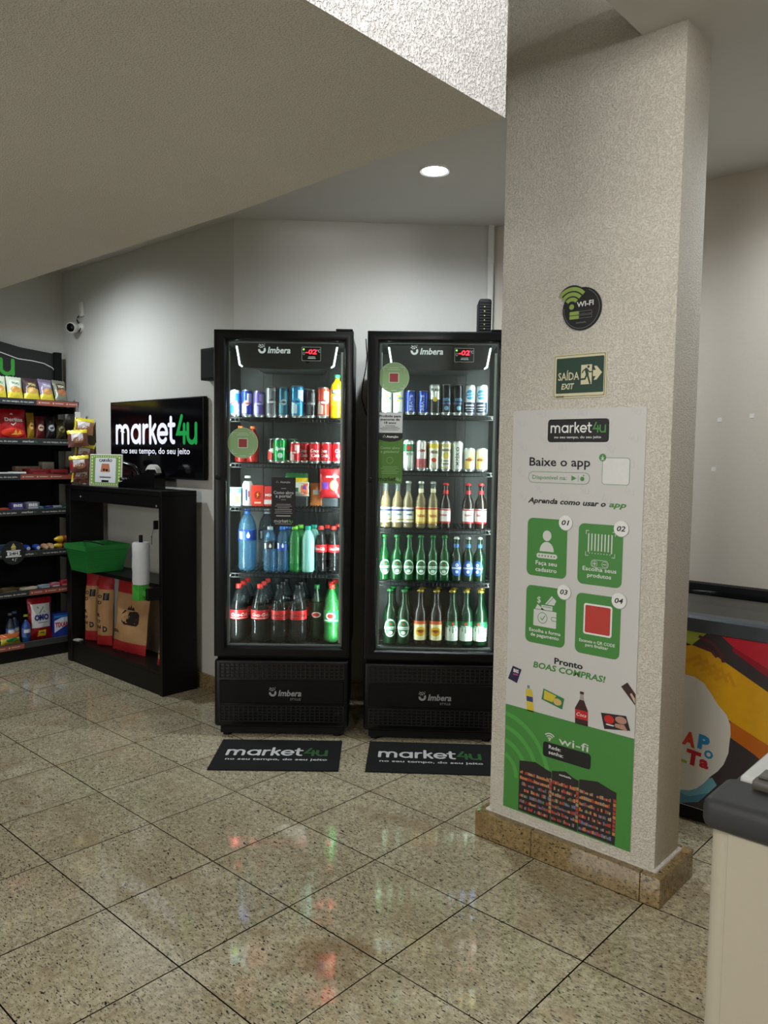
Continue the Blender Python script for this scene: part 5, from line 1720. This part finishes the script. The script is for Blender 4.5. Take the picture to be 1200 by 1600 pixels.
MB().box(-5.600, 2.590, 1.78, -5.560, 2.640, 2.115, .002, 1).build('header_clip', BLACKM, r, smooth=0)
fx = lambda x: (lambda u, v, l: Vector((x + l, u, v)))
f = Flat(fx(-5.585))
f.line([(1.3, 2.19), (1.9, 2.16), (2.12, 2.105), (2.34, 2.045), (2.44, 2.040), (2.52, 2.030), (2.58, 2.005), (2.604, 1.975), (2.606, 1.80)], .006, 0)
logo(f, 1.43, 1.935, .880, 1, 2, .26, 1.0)
f.text('no seu tempo, do seu jeito', 1.86, 1.885, .034, 1, .70, bold=.02)
f.build('header_lettering', [mat('line_white', (226, 230, 226), .5), WHITE, GREEN], r)
SHELVES = [(1.745, 2.600, .36), (1.484, 2.575, .38), (1.250, 2.575, .38), (1.014, 2.560, .38), (.733, 2.560, .38), (.470, 2.560, .38), (.118, 2.548, .38)]
LIPM = [mat('lip_graphite', (58, 60, 63), .5), mat('lip_salmon', (176, 92, 76), .5), mat('lip_text', (214, 214, 210), .5), mat('lip_green_text', (60, 130, 60), .5)]
lipt = [('s', 2.315, 2.60), ('g',), ('s', 2.20, 2.575), ('g',), ('g',), ('s', 2.245, 2.56), ('s', 1.9, 2.205)]
for k, (z, y1, dep) in enumerate(SHELVES):
    mb = MB()
    mb.box(-5.5845 if k < 1 else -5.634, GY0, z - .030, -5.262, y1, z - .004, .001, 1)
    sh = mb.build('shelf_board', BLACKM, r, smooth=0)
    mb = MB().prism([(-5.2615, z - .036), (-5.250, z - .036), (-5.243, z + .004), (-5.2615, z + .006)], GY0, y1 + .006, 'y')
    # prism on the y axis takes (x, z)
    mb.build('price_rail', LIPM[0], sh, smooth=0)
    MB().box(-5.60, y1 - .004, z - .075, -5.30, y1, z - .031, .0005, 1).build('shelf_bracket', BLACKM, sh, smooth=0)
    f = Flat(lambda u, v, l, z=z: Vector((-5.2498 + .007 * (v + .036) / .040 + l + .0004, u, z + v)), 8)
    q = lipt[k]
    if q[0] == 's':
        f.rect(q[1], -.0325, q[2], .000, m=0)
        f.up()
        n = int((q[2] - q[1]) / .095)
        for i in range(n):
            y = q[1] + .012 + i * .095
            f.disc(y + .006, -.016, .0055, None, 1, 6).rect(y + .018, -.018, y + .075, -.013, m=1)
        e = q[1]
    else:
        e = y1
    y = e - .02
    i = 0
    while y > 1.6:
        if i % 2 == 0:
            f.text('no seu tempo, do seu jeito', y, -.021, .011, 1, .20, 'R', bold=.03)
            y -= .24
        else:
            f.text('market', y - .022, -.021, .014, 1, .075, 'R', bold=.03).text('4u', y, -.021, .014, 2, .020, 'R', bold=.03)
            y -= .13
        i += 1
    f.build('rail_print', [LIPM[1], LIPM[2], LIPM[3]], sh)
# round 24-hour notice clipped to a rail
r24 = empty('rail_sign', 'round black 24H notice with a yellow warning triangle, clipped to a shelf rail', 'sign', loc=(-5.240, 2.142, .735), rot=(0, 0, PI / 2))
MB().lathe([(0, 0), (.078, 0), (.078, .003), (0, .003)], 28, T=Matrix.Rotation(PI / 2, 4, 'X')).build('disc', mat('sign_charcoal', (34, 38, 40), .45), r24, smooth=30)
flatpart(wall_fn(0, -.0035, 0), 'lettering', [mat('warning_cream', (226, 206, 130), .5), WHITE, DKPRINT], r24, lambda f: (f.poly([(-.018, .034), (.018, .034), (0, .064)], 0), f.rect(-.014, .022, .014, .030, m=0), f.rect(-.046, .010, .046, .017, m=1), f.rect(-.040, -.018, .040, .008, .005, 1),
         f.rect(-.050, -.028, .050, -.020, m=1), f.text('4 J°', .006, -.052, .016, 1, .036), f.up(), f.text('24H', 0, -.013, .017, 2, .058, bold=.04), f.rect(-.0015, .044, .0015, .056, m=2)))


def onshelf(o, y, z, x=-5.33, rz=0.0, rx=0.0, ry=0.0):
    o.location = (x, y, z - .0037)
    o.rotation_euler = (rx, ry, PI / 2 + rz)
    return o


yl, br, dk = foil((226, 206, 60)), foil((110, 66, 48)), foil((52, 40, 52))


def snack_art(c1, c2, word, wc):
    def a(f, w, h):
        f.rect(.18, h * .50, .82, h * .80, .0, 0).disc(.5, h * .40, .34, h * .14, 1)
        f.up().text(word, .5, h * .60, h * .11, 2, .5, bold=.04)
        return [pm(c1), pm(c2), pm(wc)]
    return a


TOP = [('white and yellow snack bag with a green name, top board at its open end', 2.10, .09, foil((214, 220, 196)), (200, 214, 180), (206, 150, 70), (60, 120, 50)),
       ('white and yellow nut bag with a green name, top board', 2.205, .10, foil((214, 220, 196)), (220, 226, 210), (206, 150, 70), (60, 120, 50)),
       ('dark and yellow nut bag with a cream name, top board', 2.315, .105, foil((70, 52, 54)), (84, 60, 60), (214, 170, 90), (226, 220, 130)),
       ('violet-topped yellow nut bag, top board', 2.420, .098, foil((128, 112, 140)), (150, 140, 170), (206, 150, 80), (236, 236, 230)),
       ('olive-grey nut bag at the wall end of the top board', 2.520, .096, foil((124, 128, 108)), (90, 66, 52), (170, 110, 70), (220, 230, 200))]
for k, (lb, y, w, m1, c1, c2, c3) in enumerate(TOP):
    o = bag('snack_bag', lb, w, .170, .05, lambda u, v, k=k: (1 if v < .40 + .25 * (u - .5) else 0) if k < 4 else 0, [m1, yl], snack_art(c1, c2, 'YOKI', c3), 'snack bag', 'snack bags on the top board', 20 + k)
    onshelf(o, y, 1.745, -5.31, -.12 + .05 * k, -.42, .05)
SEC = [('big red tortilla chip bag with orange chips printed below, second board', 2.190, .195, .205, foil((176, 26, 32)), None),
       ('narrow mustard snack bag beside the red chip bag', 2.318, .052, .185, foil((150, 116, 30)), (200, 150, 60)),
       ('dark red snack bag with a round cream emblem, second board', 2.380, .068, .165, foil((96, 32, 30)), (196, 170, 140)),
       ('black snack bag with a silver disc, second board', 2.452, .070, .165, foil((36, 28, 30)), (150, 160, 166)),
       ('dark olive snack bag at the wall end of the second board', 2.525, .070, .150, foil((60, 52, 26)), (110, 110, 40)),
       ('dark red snack bag at the open end of the second board', 2.035, .10, .20, foil((110, 20, 26)), (150, 40, 40))]
for k, (lb, y, w, h, m1, c) in enumerate(SEC):
    if k == 0:
        art = lambda f, w, h: (f.disc(.52, h * .22, .40, h * .15, 0), f.up(), f.poly([(.45, h * .14), (.62, h * .32), (.68, h * .15)], 1), f.poly([(.66, h * .14), (.76, h * .30), (.82, h * .18)], 1), f.text('Doritos', .55, h * .58, h * .12, 2, .62, bold=.04), f.line([(.45, h * .50), (.52, h * .46), (.62, h * .54)], .006, 2), f.poly([(.42, h * .80), (.5, h * .86), (.54, h * .79)], 2)) and [pm((226, 60, 36)), pm((240, 170, 70)), wht]
    else:
        art = lambda f, w, h, c=c: (f.disc(.5, h * .5, .32, h * .14, 0), f.up(), f.rect(.3, h * .47, .7, h * .53, m=1)) and [pm(c), pm((70, 40, 36))]
    o = bag('snack_bag', lb, w, h, .055, lambda u, v: 0, [m1], art, 'snack bag', 'snack bags on the second board', 30 + k)
    onshelf(o, y, 1.484, -5.345, .0, -.12)


def pack(name, label, size, c, loc, rz=0.0, stripe=None, cat='packet', word=None, group=None, bev=.003, wc=(240, 240, 240)):
    """small printed box or bar, long side along the shelf"""
    o = empty(name, label, cat, group, loc, (0, 0, PI / 2 + rz))
    w, d, h = size
    MB().box(-w / 2, -d / 2, 0, w / 2, d / 2, h, bev, 2).build('wrapper', foil(c) if bev > .004 else pm(c), o)
    f = Flat(wall_fn(-w / 2, -d / 2, 0), 2)
    ms = [pm(stripe or (230, 230, 226)), pm(wc)]
    f.rect(w * .12, h * .18, w * .88, h * .42, m=0)
    if word:
        f.up().text(word, w / 2, h * .5, h * .34, 1, w * .7, bold=.04)
    f2 = f
    f2.build('print', ms, o)
    t = Flat(lambda u, v, l: Vector((u, v, h + l)))
    t.rect(-w * .36, -d * .3, w * .36, d * .3, m=0)
    t.build('print', [ms[0]], o)
    return o


X3 = -5.31
rnd = random.Random(9)
specs = [
    # third board
    ('chocolate_bar', 'white wrapped bar in front of a pile, third board, outermost', (.10, .035, .018), (214, 212, 206), 2.130, 1.250, .2, (60, 60, 70)),
    ('chocolate_bar', 'white and black wrapped bar lying aslant on the third board', (.11, .035, .020), (224, 222, 218), 2.205, 1.250, -.25, (70, 30, 40)),
    ('biscuit_box', 'long dark red biscuit box on the third board, outer one', (.125, .12, .038), (110, 20, 24), 2.330, 1.250, .03, (170, 40, 40)),
    ('biscuit_box', 'long dark red biscuit box on the third board, by the wall', (.115, .12, .036), (120, 22, 26), 2.465, 1.250, -.04, (60, 14, 16)),
    # fourth board
    ('chocolate_bar', 'red and orange bar on the fourth board, outermost', (.09, .04, .016), (176, 50, 30), 2.100, 1.014, .1, (226, 150, 50)),
    ('chocolate_box', 'violet chocolate box standing on the fourth board', (.085, .06, .050), (56, 48, 104), 2.195, 1.014, .0, (90, 84, 150)),
    ('chocolate_box', 'grey and white chocolate box beside the violet one', (.085, .06, .052), (96, 98, 108), 2.292, 1.014, .0, (170, 170, 176)),
    ('sweet_packet', 'small blue foil sweet packet on the fourth board, before the boxes', (.06, .03, .018), (40, 70, 160), 2.225, 1.014, .4, (190, 200, 220)),
    ('sweet_packet', 'small teal foil sweet packet, fourth board', (.06, .035, .020), (50, 110, 120), 2.345, 1.014, -.2, (200, 210, 210)),
    ('sweet_packet', 'small navy foil sweet packet, fourth board, in the middle of the row', (.06, .035, .020), (30, 46, 110), 2.410, 1.014, .3, (170, 180, 210)),
    ('sweet_packet', 'silver foil sweet packet on the fourth board near the counter', (.06, .035, .022), (150, 154, 160), 2.475, 1.014, .1, (60, 80, 90)),
    ('sweet_packet', 'dark green sweet packet at the wall end of the fourth board', (.05, .035, .030), (40, 62, 54), 2.530, 1.014, .0, (120, 130, 120)),
    # fifth board
    ('biscuit_box', 'dark teal biscuit box at the open end of the fifth board', (.13, .10, .055), (24, 50, 74), 2.110, .733, .0, (60, 90, 110)),
    ('candy_tub', 'small red round-edged candy tub on the fifth board', (.045, .05, .058), (170, 50, 56), 2.205, .733, .0, (226, 190, 190)),
    # sixth board
    ('cake_packet', 'olive brown cake packet on the sixth board', (.11, .07, .030), (88, 76, 50), 2.130, .470, .2, (130, 120, 80)),
    ('cake_packet', 'flat cream cake packet on the sixth board', (.12, .05, .020), (206, 190, 160), 2.262, .470, -.1, (230, 220, 200)),
    ('cake_packet', 'pale blue and white packet on the sixth board', (.08, .05, .024), (140, 160, 176), 2.370, .470, .15, (220, 224, 226)),
    ('cake_packet', 'pink and white packet on the sixth board', (.065, .05, .030), (190, 100, 110), 2.448, .470, .1, (236, 220, 220)),
    ('cake_packet', 'red wrapped packet at the wall end of the sixth board', (.07, .05, .042), (170, 36, 50), 2.520, .470, -.1, (220, 120, 130)),
]
for nm, lb, size, c, y, z, rz, st_ in specs:
    pack(nm, lb, size, c, (X3 + rnd.uniform(-.01, .01), y, z - .0035), rz, st_, {'chocolate_bar': 'chocolate bar', 'biscuit_box': 'biscuit box', 'chocolate_box': 'chocolate box', 'sweet_packet': 'sweet packet', 'candy_tub': 'candy tub', 'cake_packet': 'cake packet'}[nm],
         'BIS' if 'violet' in lb else None, 'packets on the lower boards', .006 if nm in ('sweet_packet', 'cake_packet', 'candy_tub') else .002)
pack('biscuit_box', 'beige square box at the back of the third board by the wall', (.085, .06, .085), (186, 176, 160), (-5.46, 2.470, 1.2465), 0, (120, 110, 100), 'biscuit box')
pack('biscuit_box', 'long tan box lying at the back of the third board', (.17, .06, .055), (150, 124, 92), (-5.46, 2.330, 1.2465), 0, (110, 84, 60), 'biscuit box')
# round twists and tubes on the fifth board
for k, (y, c, lb) in enumerate([(2.255, (30, 66, 160), 'blue and white twist-wrapped cake, fifth board, beside the red tub'), (2.322, (40, 80, 170), 'blue and white twist-wrapped cake, fifth board, inner one'),
                                (2.378, (196, 150, 112), 'tan round cookie roll, fifth board, outer one'), (2.418, (200, 156, 118), 'tan round cookie roll, fifth board, inner one')]):
    o = empty('cake_roll', lb, 'cake', 'wrapped rolls on the fifth board', (X3, y, .7300), (0, 0, 0))
    MB().lathe([(0, -.04), (.016, -.036), (.021, -.02), (.022, .02), (.016, .036), (0, .04)], 14, T=Matrix.Translation((0, 0, .0225)) @ Matrix.Rotation(PI / 2, 4, 'Y')).build('wrapper', foil(c), o)
    MB().lathe([(0, .0405), (.012, .0395), (.012, .0375)], 12, T=Matrix.Translation((0, 0, .0225)) @ Matrix.Rotation(PI / 2, 4, 'Y')).build('end_print', pm((206, 214, 226) if k < 2 else (226, 196, 160)), o)
for k, (y, z, lb) in enumerate([(2.500, .7300, 'yellow tube-shaped packet on the fifth board, lower of the two'), (2.505, .7760, 'yellow tube-shaped packet lying on top of the other one')]):
    o = empty('yellow_tube', lb, 'packet', 'yellow tubes on the fifth board', (X3 + .01 * k, y, z), (0, 0, 0))
    MB().lathe([(0, -.062), (.008, -.06), (.020, -.035), (.023, 0), (.020, .035), (.008, .055), (0, .058)], 14, T=Matrix.Translation((0, 0, .0232)) @ Matrix.Rotation(-PI / 2, 4, 'X')).build('wrapper', foil((206, 170, 40)), o)
    MB().lathe([(.0235, -.008), (.0242, -.008), (.0238, .012), (.0225, .012)], 14, T=Matrix.Translation((0, 0, .0232)) @ Matrix.Rotation(-PI / 2, 4, 'X')).build('band', pm((150, 60, 40)), o)
# bottom board: cleaning goods
P_SPRAY = [(0, .006), (.85, 0), (1, .03), (1, .55), (.9, .62), (.55, .72), (.38, .78), (.36, .80)]
for k, (y, x, c, lb) in enumerate([(2.150, -5.33, (60, 70, 84), 'dark cleaner bottle behind the sponge pack on the bottom board'), (2.195, -5.37, (40, 66, 120), 'blue cleaner bottle, rear one of the two blue ones'), (2.245, -5.31, (50, 90, 170), 'blue cleaner bottle with a white label beside the detergent pouch')]):
    o = pet(lb, .028, .205 if k < 2 else .185, P_SPRAY, vessel('cleaner_%d' % k, c, .8), mat('cleaner_cap_%d' % k, [(90, 96, 100), (70, 100, 150), (180, 200, 60)][k], .4),
            (.18, .50, [pm((90, 120, 180)), pm((220, 226, 232)), pm((40, 60, 110))], lambda f, r, h: (f.rect(-.9 * r, h * .34, .9 * r, h * .46, m=0), f.disc(0, h * .26, r * .5, None, 1))), name='cleaner_bottle', group='cleaner bottles')
    o.location = (x, y, .1150)
    o.rotation_euler = (0, 0, PI / 2)
o = bag('detergent_pouch', 'large red and white laundry detergent pouch with blue letters on the bottom board', .165, .285, .07, lambda u, v: 1 if .26 < v < .88 and .10 < u < .90 else 0, [foil((150, 20, 32)), foil((222, 224, 228))],
        lambda f, w, h: (f.text('OMO', .50, h * .47, h * .13, 0, .62, bold=.06), f.rect(.35, h * .40, .75, h * .415, m=3), f.rect(.36, h * .06, .70, h * .22, m=1), f.line([(.35, h * .78), (.65, h * .66)], .010, 2), f.line([(.60, h * .78), (.42, h * .64)], .010, 2), f.up(), f.rect(.44, h * .14, .64, h * .17, m=3)) and [pm((30, 46, 130)), pm((240, 200, 40)), pm((60, 140, 70)), pm((90, 90, 120))], 'detergent', seed=41)
onshelf(o, 2.348, .118, -5.325, 0, -.05)
o = carton('soap_powder_box', 'blue soap powder box half hidden by the black counter', .110, .07, .165, (36, 56, 140), lambda f, w, h: (f.poly([(0, h * .2), (w, h * .55), (w, h * .95), (0, h * .7)], 0), f.up(), f.text('TIXAN', w / 2, h * .42, h * .2, 1, w * .9, bold=.05), f.rect(0, h * .82, w, h * .92, m=2)) and [pm((210, 224, 240)), pm((190, 40, 60)), pm((40, 120, 190))], 'flat', 'detergent')
onshelf(o, 2.485, .118, -5.320)
o = bag('sponge_pack', 'yellow and orange sponge pack lying at the front of the bottom board', .135, .075, .06, lambda u, v: 1 if v > .6 else 0, [foil((206, 190, 60)), foil((206, 110, 50))], lambda f, w, h: f.disc(.5, h * .4, .3, h * .2, 0) and [pm((60, 130, 70))], 'sponge', seed=43)
onshelf(o, 2.135, .118, -5.292, .1, -.2)
o = bag('sponge_pack', 'green sponge pack at the outer end of the bottom board', .10, .07, .05, lambda u, v: 0, [foil((70, 120, 60))], lambda f, w, h: f.disc(.5, h * .4, .3, h * .2, 0) and [pm((226, 210, 80))], 'sponge', seed=44)
onshelf(o, 2.010, .118, -5.292, .1, -.2)

# clip strip of snack bags hanging from the top board
r = empty('clip_strip', 'narrow hanging clip strip with a white tag at the end of the top board', 'clip strip', loc=(-5.236, 2.590, 1.150))
MB().box(-.002, -.010, 0, .000, .010, .560, .0004, 1).build('strip', mat('strip_clear', (120, 122, 124), .3), r, smooth=0)
MB().tube([(-.001, 0, .552), (-.001, 0, .580), (-.010, 0, .592)], .002, 6).build('hook', ALU, r)
MB().box(.001, -.018, .490, .0025, .020, .530, .0004, 1).build('tag_card', OFFW, r, smooth=0)
HS = [(1.525, .02, foil((226, 210, 50)), 'topmost yellow and brown snack bag on the hanging strip'), (1.440, -.03, foil((170, 140, 60)), 'second snack bag down the hanging strip, brown with a yellow edge'),
      (1.345, .02, foil((116, 74, 56)), 'third snack bag down the hanging strip, brown'), (1.265, -.02, foil((150, 60, 50)), 'fourth snack bag down the hanging strip, brown and red'), (1.190, .0, foil((128, 80, 66)), 'lowest snack bag on the hanging strip, with a red corner')]
for k, (z, dy, m_, lb) in enumerate(HS):
    o = bag('snack_bag', lb, .13, .115, .035, lambda u, v, k=k: 1 if (v > .80 or (k % 2 == 0 and u < .14)) else (2 if .2 < v < .6 and k > 2 and u < .25 else 0), [foil((112, 70, 58)) if k else foil((146, 104, 70)), foil((222, 206, 50)), foil((170, 30, 36))],
            lambda f, w, h: (f.rect(.2, h * .35, .8, h * .75, m=0), f.disc(.55, h * .38, .28, h * .18, 1)) and [pm((206, 200, 196)), pm((150, 96, 66))], 'snack bag', 'snack bags on the hanging strip', 50 + k)
    o.location = (-5.198 + (.034 if k % 2 else 0), 2.590 + dy, z)
    o.rotation_euler = (-.22 if k % 2 == 0 else -.10, .10 * (-1) ** k, PI / 2 - .55)

# ---------------------------------------------------------------- ice cream freezer behind the pillar
r = empty('ice_cream_freezer', 'ice cream chest freezer wrapped in an ice lolly picture, behind the pillar', 'freezer', loc=(-1.50, 2.992, 0))
LW, LDp = 1.60, .66
dgrey = mat('freezer_grey', (58, 64, 70), .4)
MB().box(0, .004, .060, LW, LDp, .752, .004, 2).build('tub', mat('freezer_white', (206, 206, 200), .35), r)
MB().box(.01, .012, .012, LW - .01, LDp - .01, .0595).build('base_frame', BLACKM, r, smooth=0)
for x in (.08, LW - .08):
    for y in (.07, LDp - .07):
        MB().lathe([(0, 0), (.02, 0), (.02, .0118), (0, .0118)], 12, (x, y, 0)).build('foot', BLACKM, r)
mb = MB()
mb.prism([(-.008, .7525), (.066, .7525), (.066, .812), (.004, .812), (-.006, .802)], 0, LW, 'x')
mb.build('front_rail', dgrey, r, smooth=0)
mb = MB()
mb.prism([(LDp - .06, .7525), (LDp + .004, .7525), (LDp + .004, .845), (LDp - .06, .845)], 0, LW, 'x')
mb.build('back_rail', BLACKM, r, smooth=0)
for x in (0, LW - .05):
    mb = MB()
    mb.prism([(.0665, .7525), (LDp - .0605, .7525), (LDp - .0605, .845), (.0665, .812)], x, x + .05, 'x')
    mb.build('end_rail', dgrey, r, smooth=0)
for x, dz in ((.052, 0.0), (LW / 2 - .03, .012)):
    p = empty('glass_lid')
    p.parent = r
    T = Matrix.Translation((0, 0, dz))
    mb = MB()
    mb.prism([(.068, .795 + dz), (LDp - .062, .815 + dz), (LDp - .062, .819 + dz), (.068, .799 + dz)], x + .02, x + LW / 2 - .05, 'x')
    mb.build('pane', thin_glass('lid_glass', (200, 206, 204), .12), p, smooth=0)
    for a in (x, x + LW / 2 - .0495):
        mb = MB()
        mb.prism([(.068, .792 + dz), (LDp - .062, .812 + dz), (LDp - .062, .822 + dz), (.068, .802 + dz)], a, a + .0195, 'x')
        mb.build('side_bar', dgrey, p, smooth=0)
MB().box(.051, .067, .700, LW - .051, LDp - .061, .7524).build('inner_well', mat('well_grey', (120, 124, 122), .5), r, smooth=0)
# wrap print: lolly picture, cloud-shaped badge and letters
U0, Z0 = -1.50, 0.0
fn = lambda u, v, l: Vector((u - U0, .0035 - l, v))


def lol(f):
    f.rect(-1.495, .064, .095, .750, m=0)
    f.up().poly([(-1.42, .749), (-1.057, .749), (-1.110, .697), (-1.40, .60)], 4)                               # green bar
    f.poly([(-1.002, .749), (-.60, .749), (-.45, .50), (-.832, .654), (-.957, .714)], 2)                         # red bar
    f.poly([(-1.40, .765 - .02), (-1.130, .701), (-1.037, .680), (-.828, .570), (-.50, .38), (-.62, .24), (-.820, .376), (-.954, .433), (-1.40, .70 - .12)], 1)   # yellow bar
    f.up().poly([(-.954, .433), (-.820, .376), (-.62, .24), (-.68, .20), (-.866, .330), (-.980, .385)], 5)       # its orange side
    f.poly([(-.957, .714), (-.832, .654), (-.45, .50), (-.47, .47), (-.835, .625), (-.962, .700)], 6)
    f.poly([(-1.30, .235), (-1.128, .140), (-1.012, .200), (-.994, .176), (-1.023, .137), (-1.10, .10), (-1.30, .14)], 3)          # blue bar end
    f.poly([(-1.30, .14), (-1.10, .10), (-1.023, .137), (-1.06, .09), (-1.126, .066), (-1.30, .066)], 7)
    f.up()
    for k in range(5):                                                                                           # moulded rib pattern in the lollies
        u, v = -1.12 + k * .028, .640 - k * .012
        f.line([(u - .01, v - .012), (u + .040, v + .018), (u + .062, v - .026)], .012, 8, False)
    f.line([(-1.085, .735), (-1.03, .715), (-1.00, .680), (-.99, .650)], .012, 9, False)
    f.line([(-1.075, .700), (-1.04, .690), (-1.015, .665)], .010, 9, False)


flatpart(fn, 'picture_wrap', [pm((60, 52, 56)), mat('lolly_yellow', (226, 168, 24), .35, vary=.12, scale=25), pm((196, 30, 52)), mat('lolly_blue', (110, 170, 190), .35, vary=.1, scale=30), pm((176, 190, 70)), pm((196, 104, 20)), pm((150, 20, 40)), pm((70, 130, 160)), pm((214, 152, 26)), pm((96, 44, 52))], r, lol, cols=6)


def cloud(f):
    pts = [(-1.20, .565), (-1.16, .575), (-1.130, .578), (-1.093, .575), (-1.056, .556), (-1.028, .521), (-1.003, .487), (-.969, .454), (-.955, .420), (-.952, .385), (-.955, .350), (-.957, .311), (-.972, .264), (-.992, .232), (-1.017, .205), (-1.044, .168), (-1.070, .140), (-1.095, .126), (-1.126, .119), (-1.16, .12), (-1.20, .13)]
    f.poly(pts + [(-2.38 - u, v) for u, v in pts[::-1]], 0)
    f.up()
    f.text('A', -1.107, .303, .052, 1, .050, bold=.06, turn=-.12).text('P', -1.051, .303, .052, 2, .044, bold=.06, turn=-.10).text('O', -1.030, .272, .030, 2, .034, bold=.05, turn=-.08)
    f.text('T', -1.089, .232, .054, 3, .056, bold=.06, turn=-.10).text('a', -1.046, .231, .044, 3, .036, bold=.05, turn=-.08).line([(-1.140, .238), (-1.110, .234)], .011, 4, False)
    f.text('CH', -1.20, .320, .052, 1, .10, bold=.06, turn=-.12)


flatpart(fn, 'badge', [pm((214, 212, 206)), pm((206, 60, 40)), pm((40, 136, 196)), pm((186, 28, 48)), pm((150, 180, 40))], r, cloud, 6)

# ---------------------------------------------------------------- white chest freezer in the foreground
r = empty('chest_freezer', 'cream chest freezer with dark grey lid rim, nearest to the camera', 'freezer', loc=(-.430, 1.252, 0))
cream = mat('freezer_cream', (184, 177, 158), .4, vary=.02)
MB().box(.030, .010, .030, .95, .62, .815, .006, 2).build('tub', cream, r)
MB().lathe([(.030, .030), (.030, .815)], 20, (.030, .040, 0)).box(.0, .0405, .03, .0295, .62, .815).box(.0302, .0098, .03, .0315, .030, .815).build('corner_post', cream, r)
MB().box(.0325, .004, .030, .95, .0098, .815, .002, 1).build('front_panel', cream, r)
for x in (.07, .88):
    for y in (.07, .55):
        MB().lathe([(0, 0), (.022, 0), (.022, .0298), (0, .0298)], 12, (x, y, 0)).build('caster', BLACKM, r)
rim = MB()
rim.box(-.006, -.010, .8155, .96, .110, .868, .016, 4)
rim.box(-.006, .112, .8155, .012, .63, .846, .004, 2)
rim.build('lid_rim', mat('rim_grey', (50, 51, 52), .5, spec=.35), r)
lid = MB()
lid.box(.013, .1115, .8165, .96, .63, .872, .008, 3)
lid.build('lid', mat('lid_white', (206, 208, 206), .15), r)
h_ = MB()
h_.box(.045, .072, .8685, .16, .098, .884, .003, 2).box(.050, .085, .884, .155, .125, .889, .002, 1)
h_.build('handle', mat('handle_taupe', (84, 80, 72), .4), r)
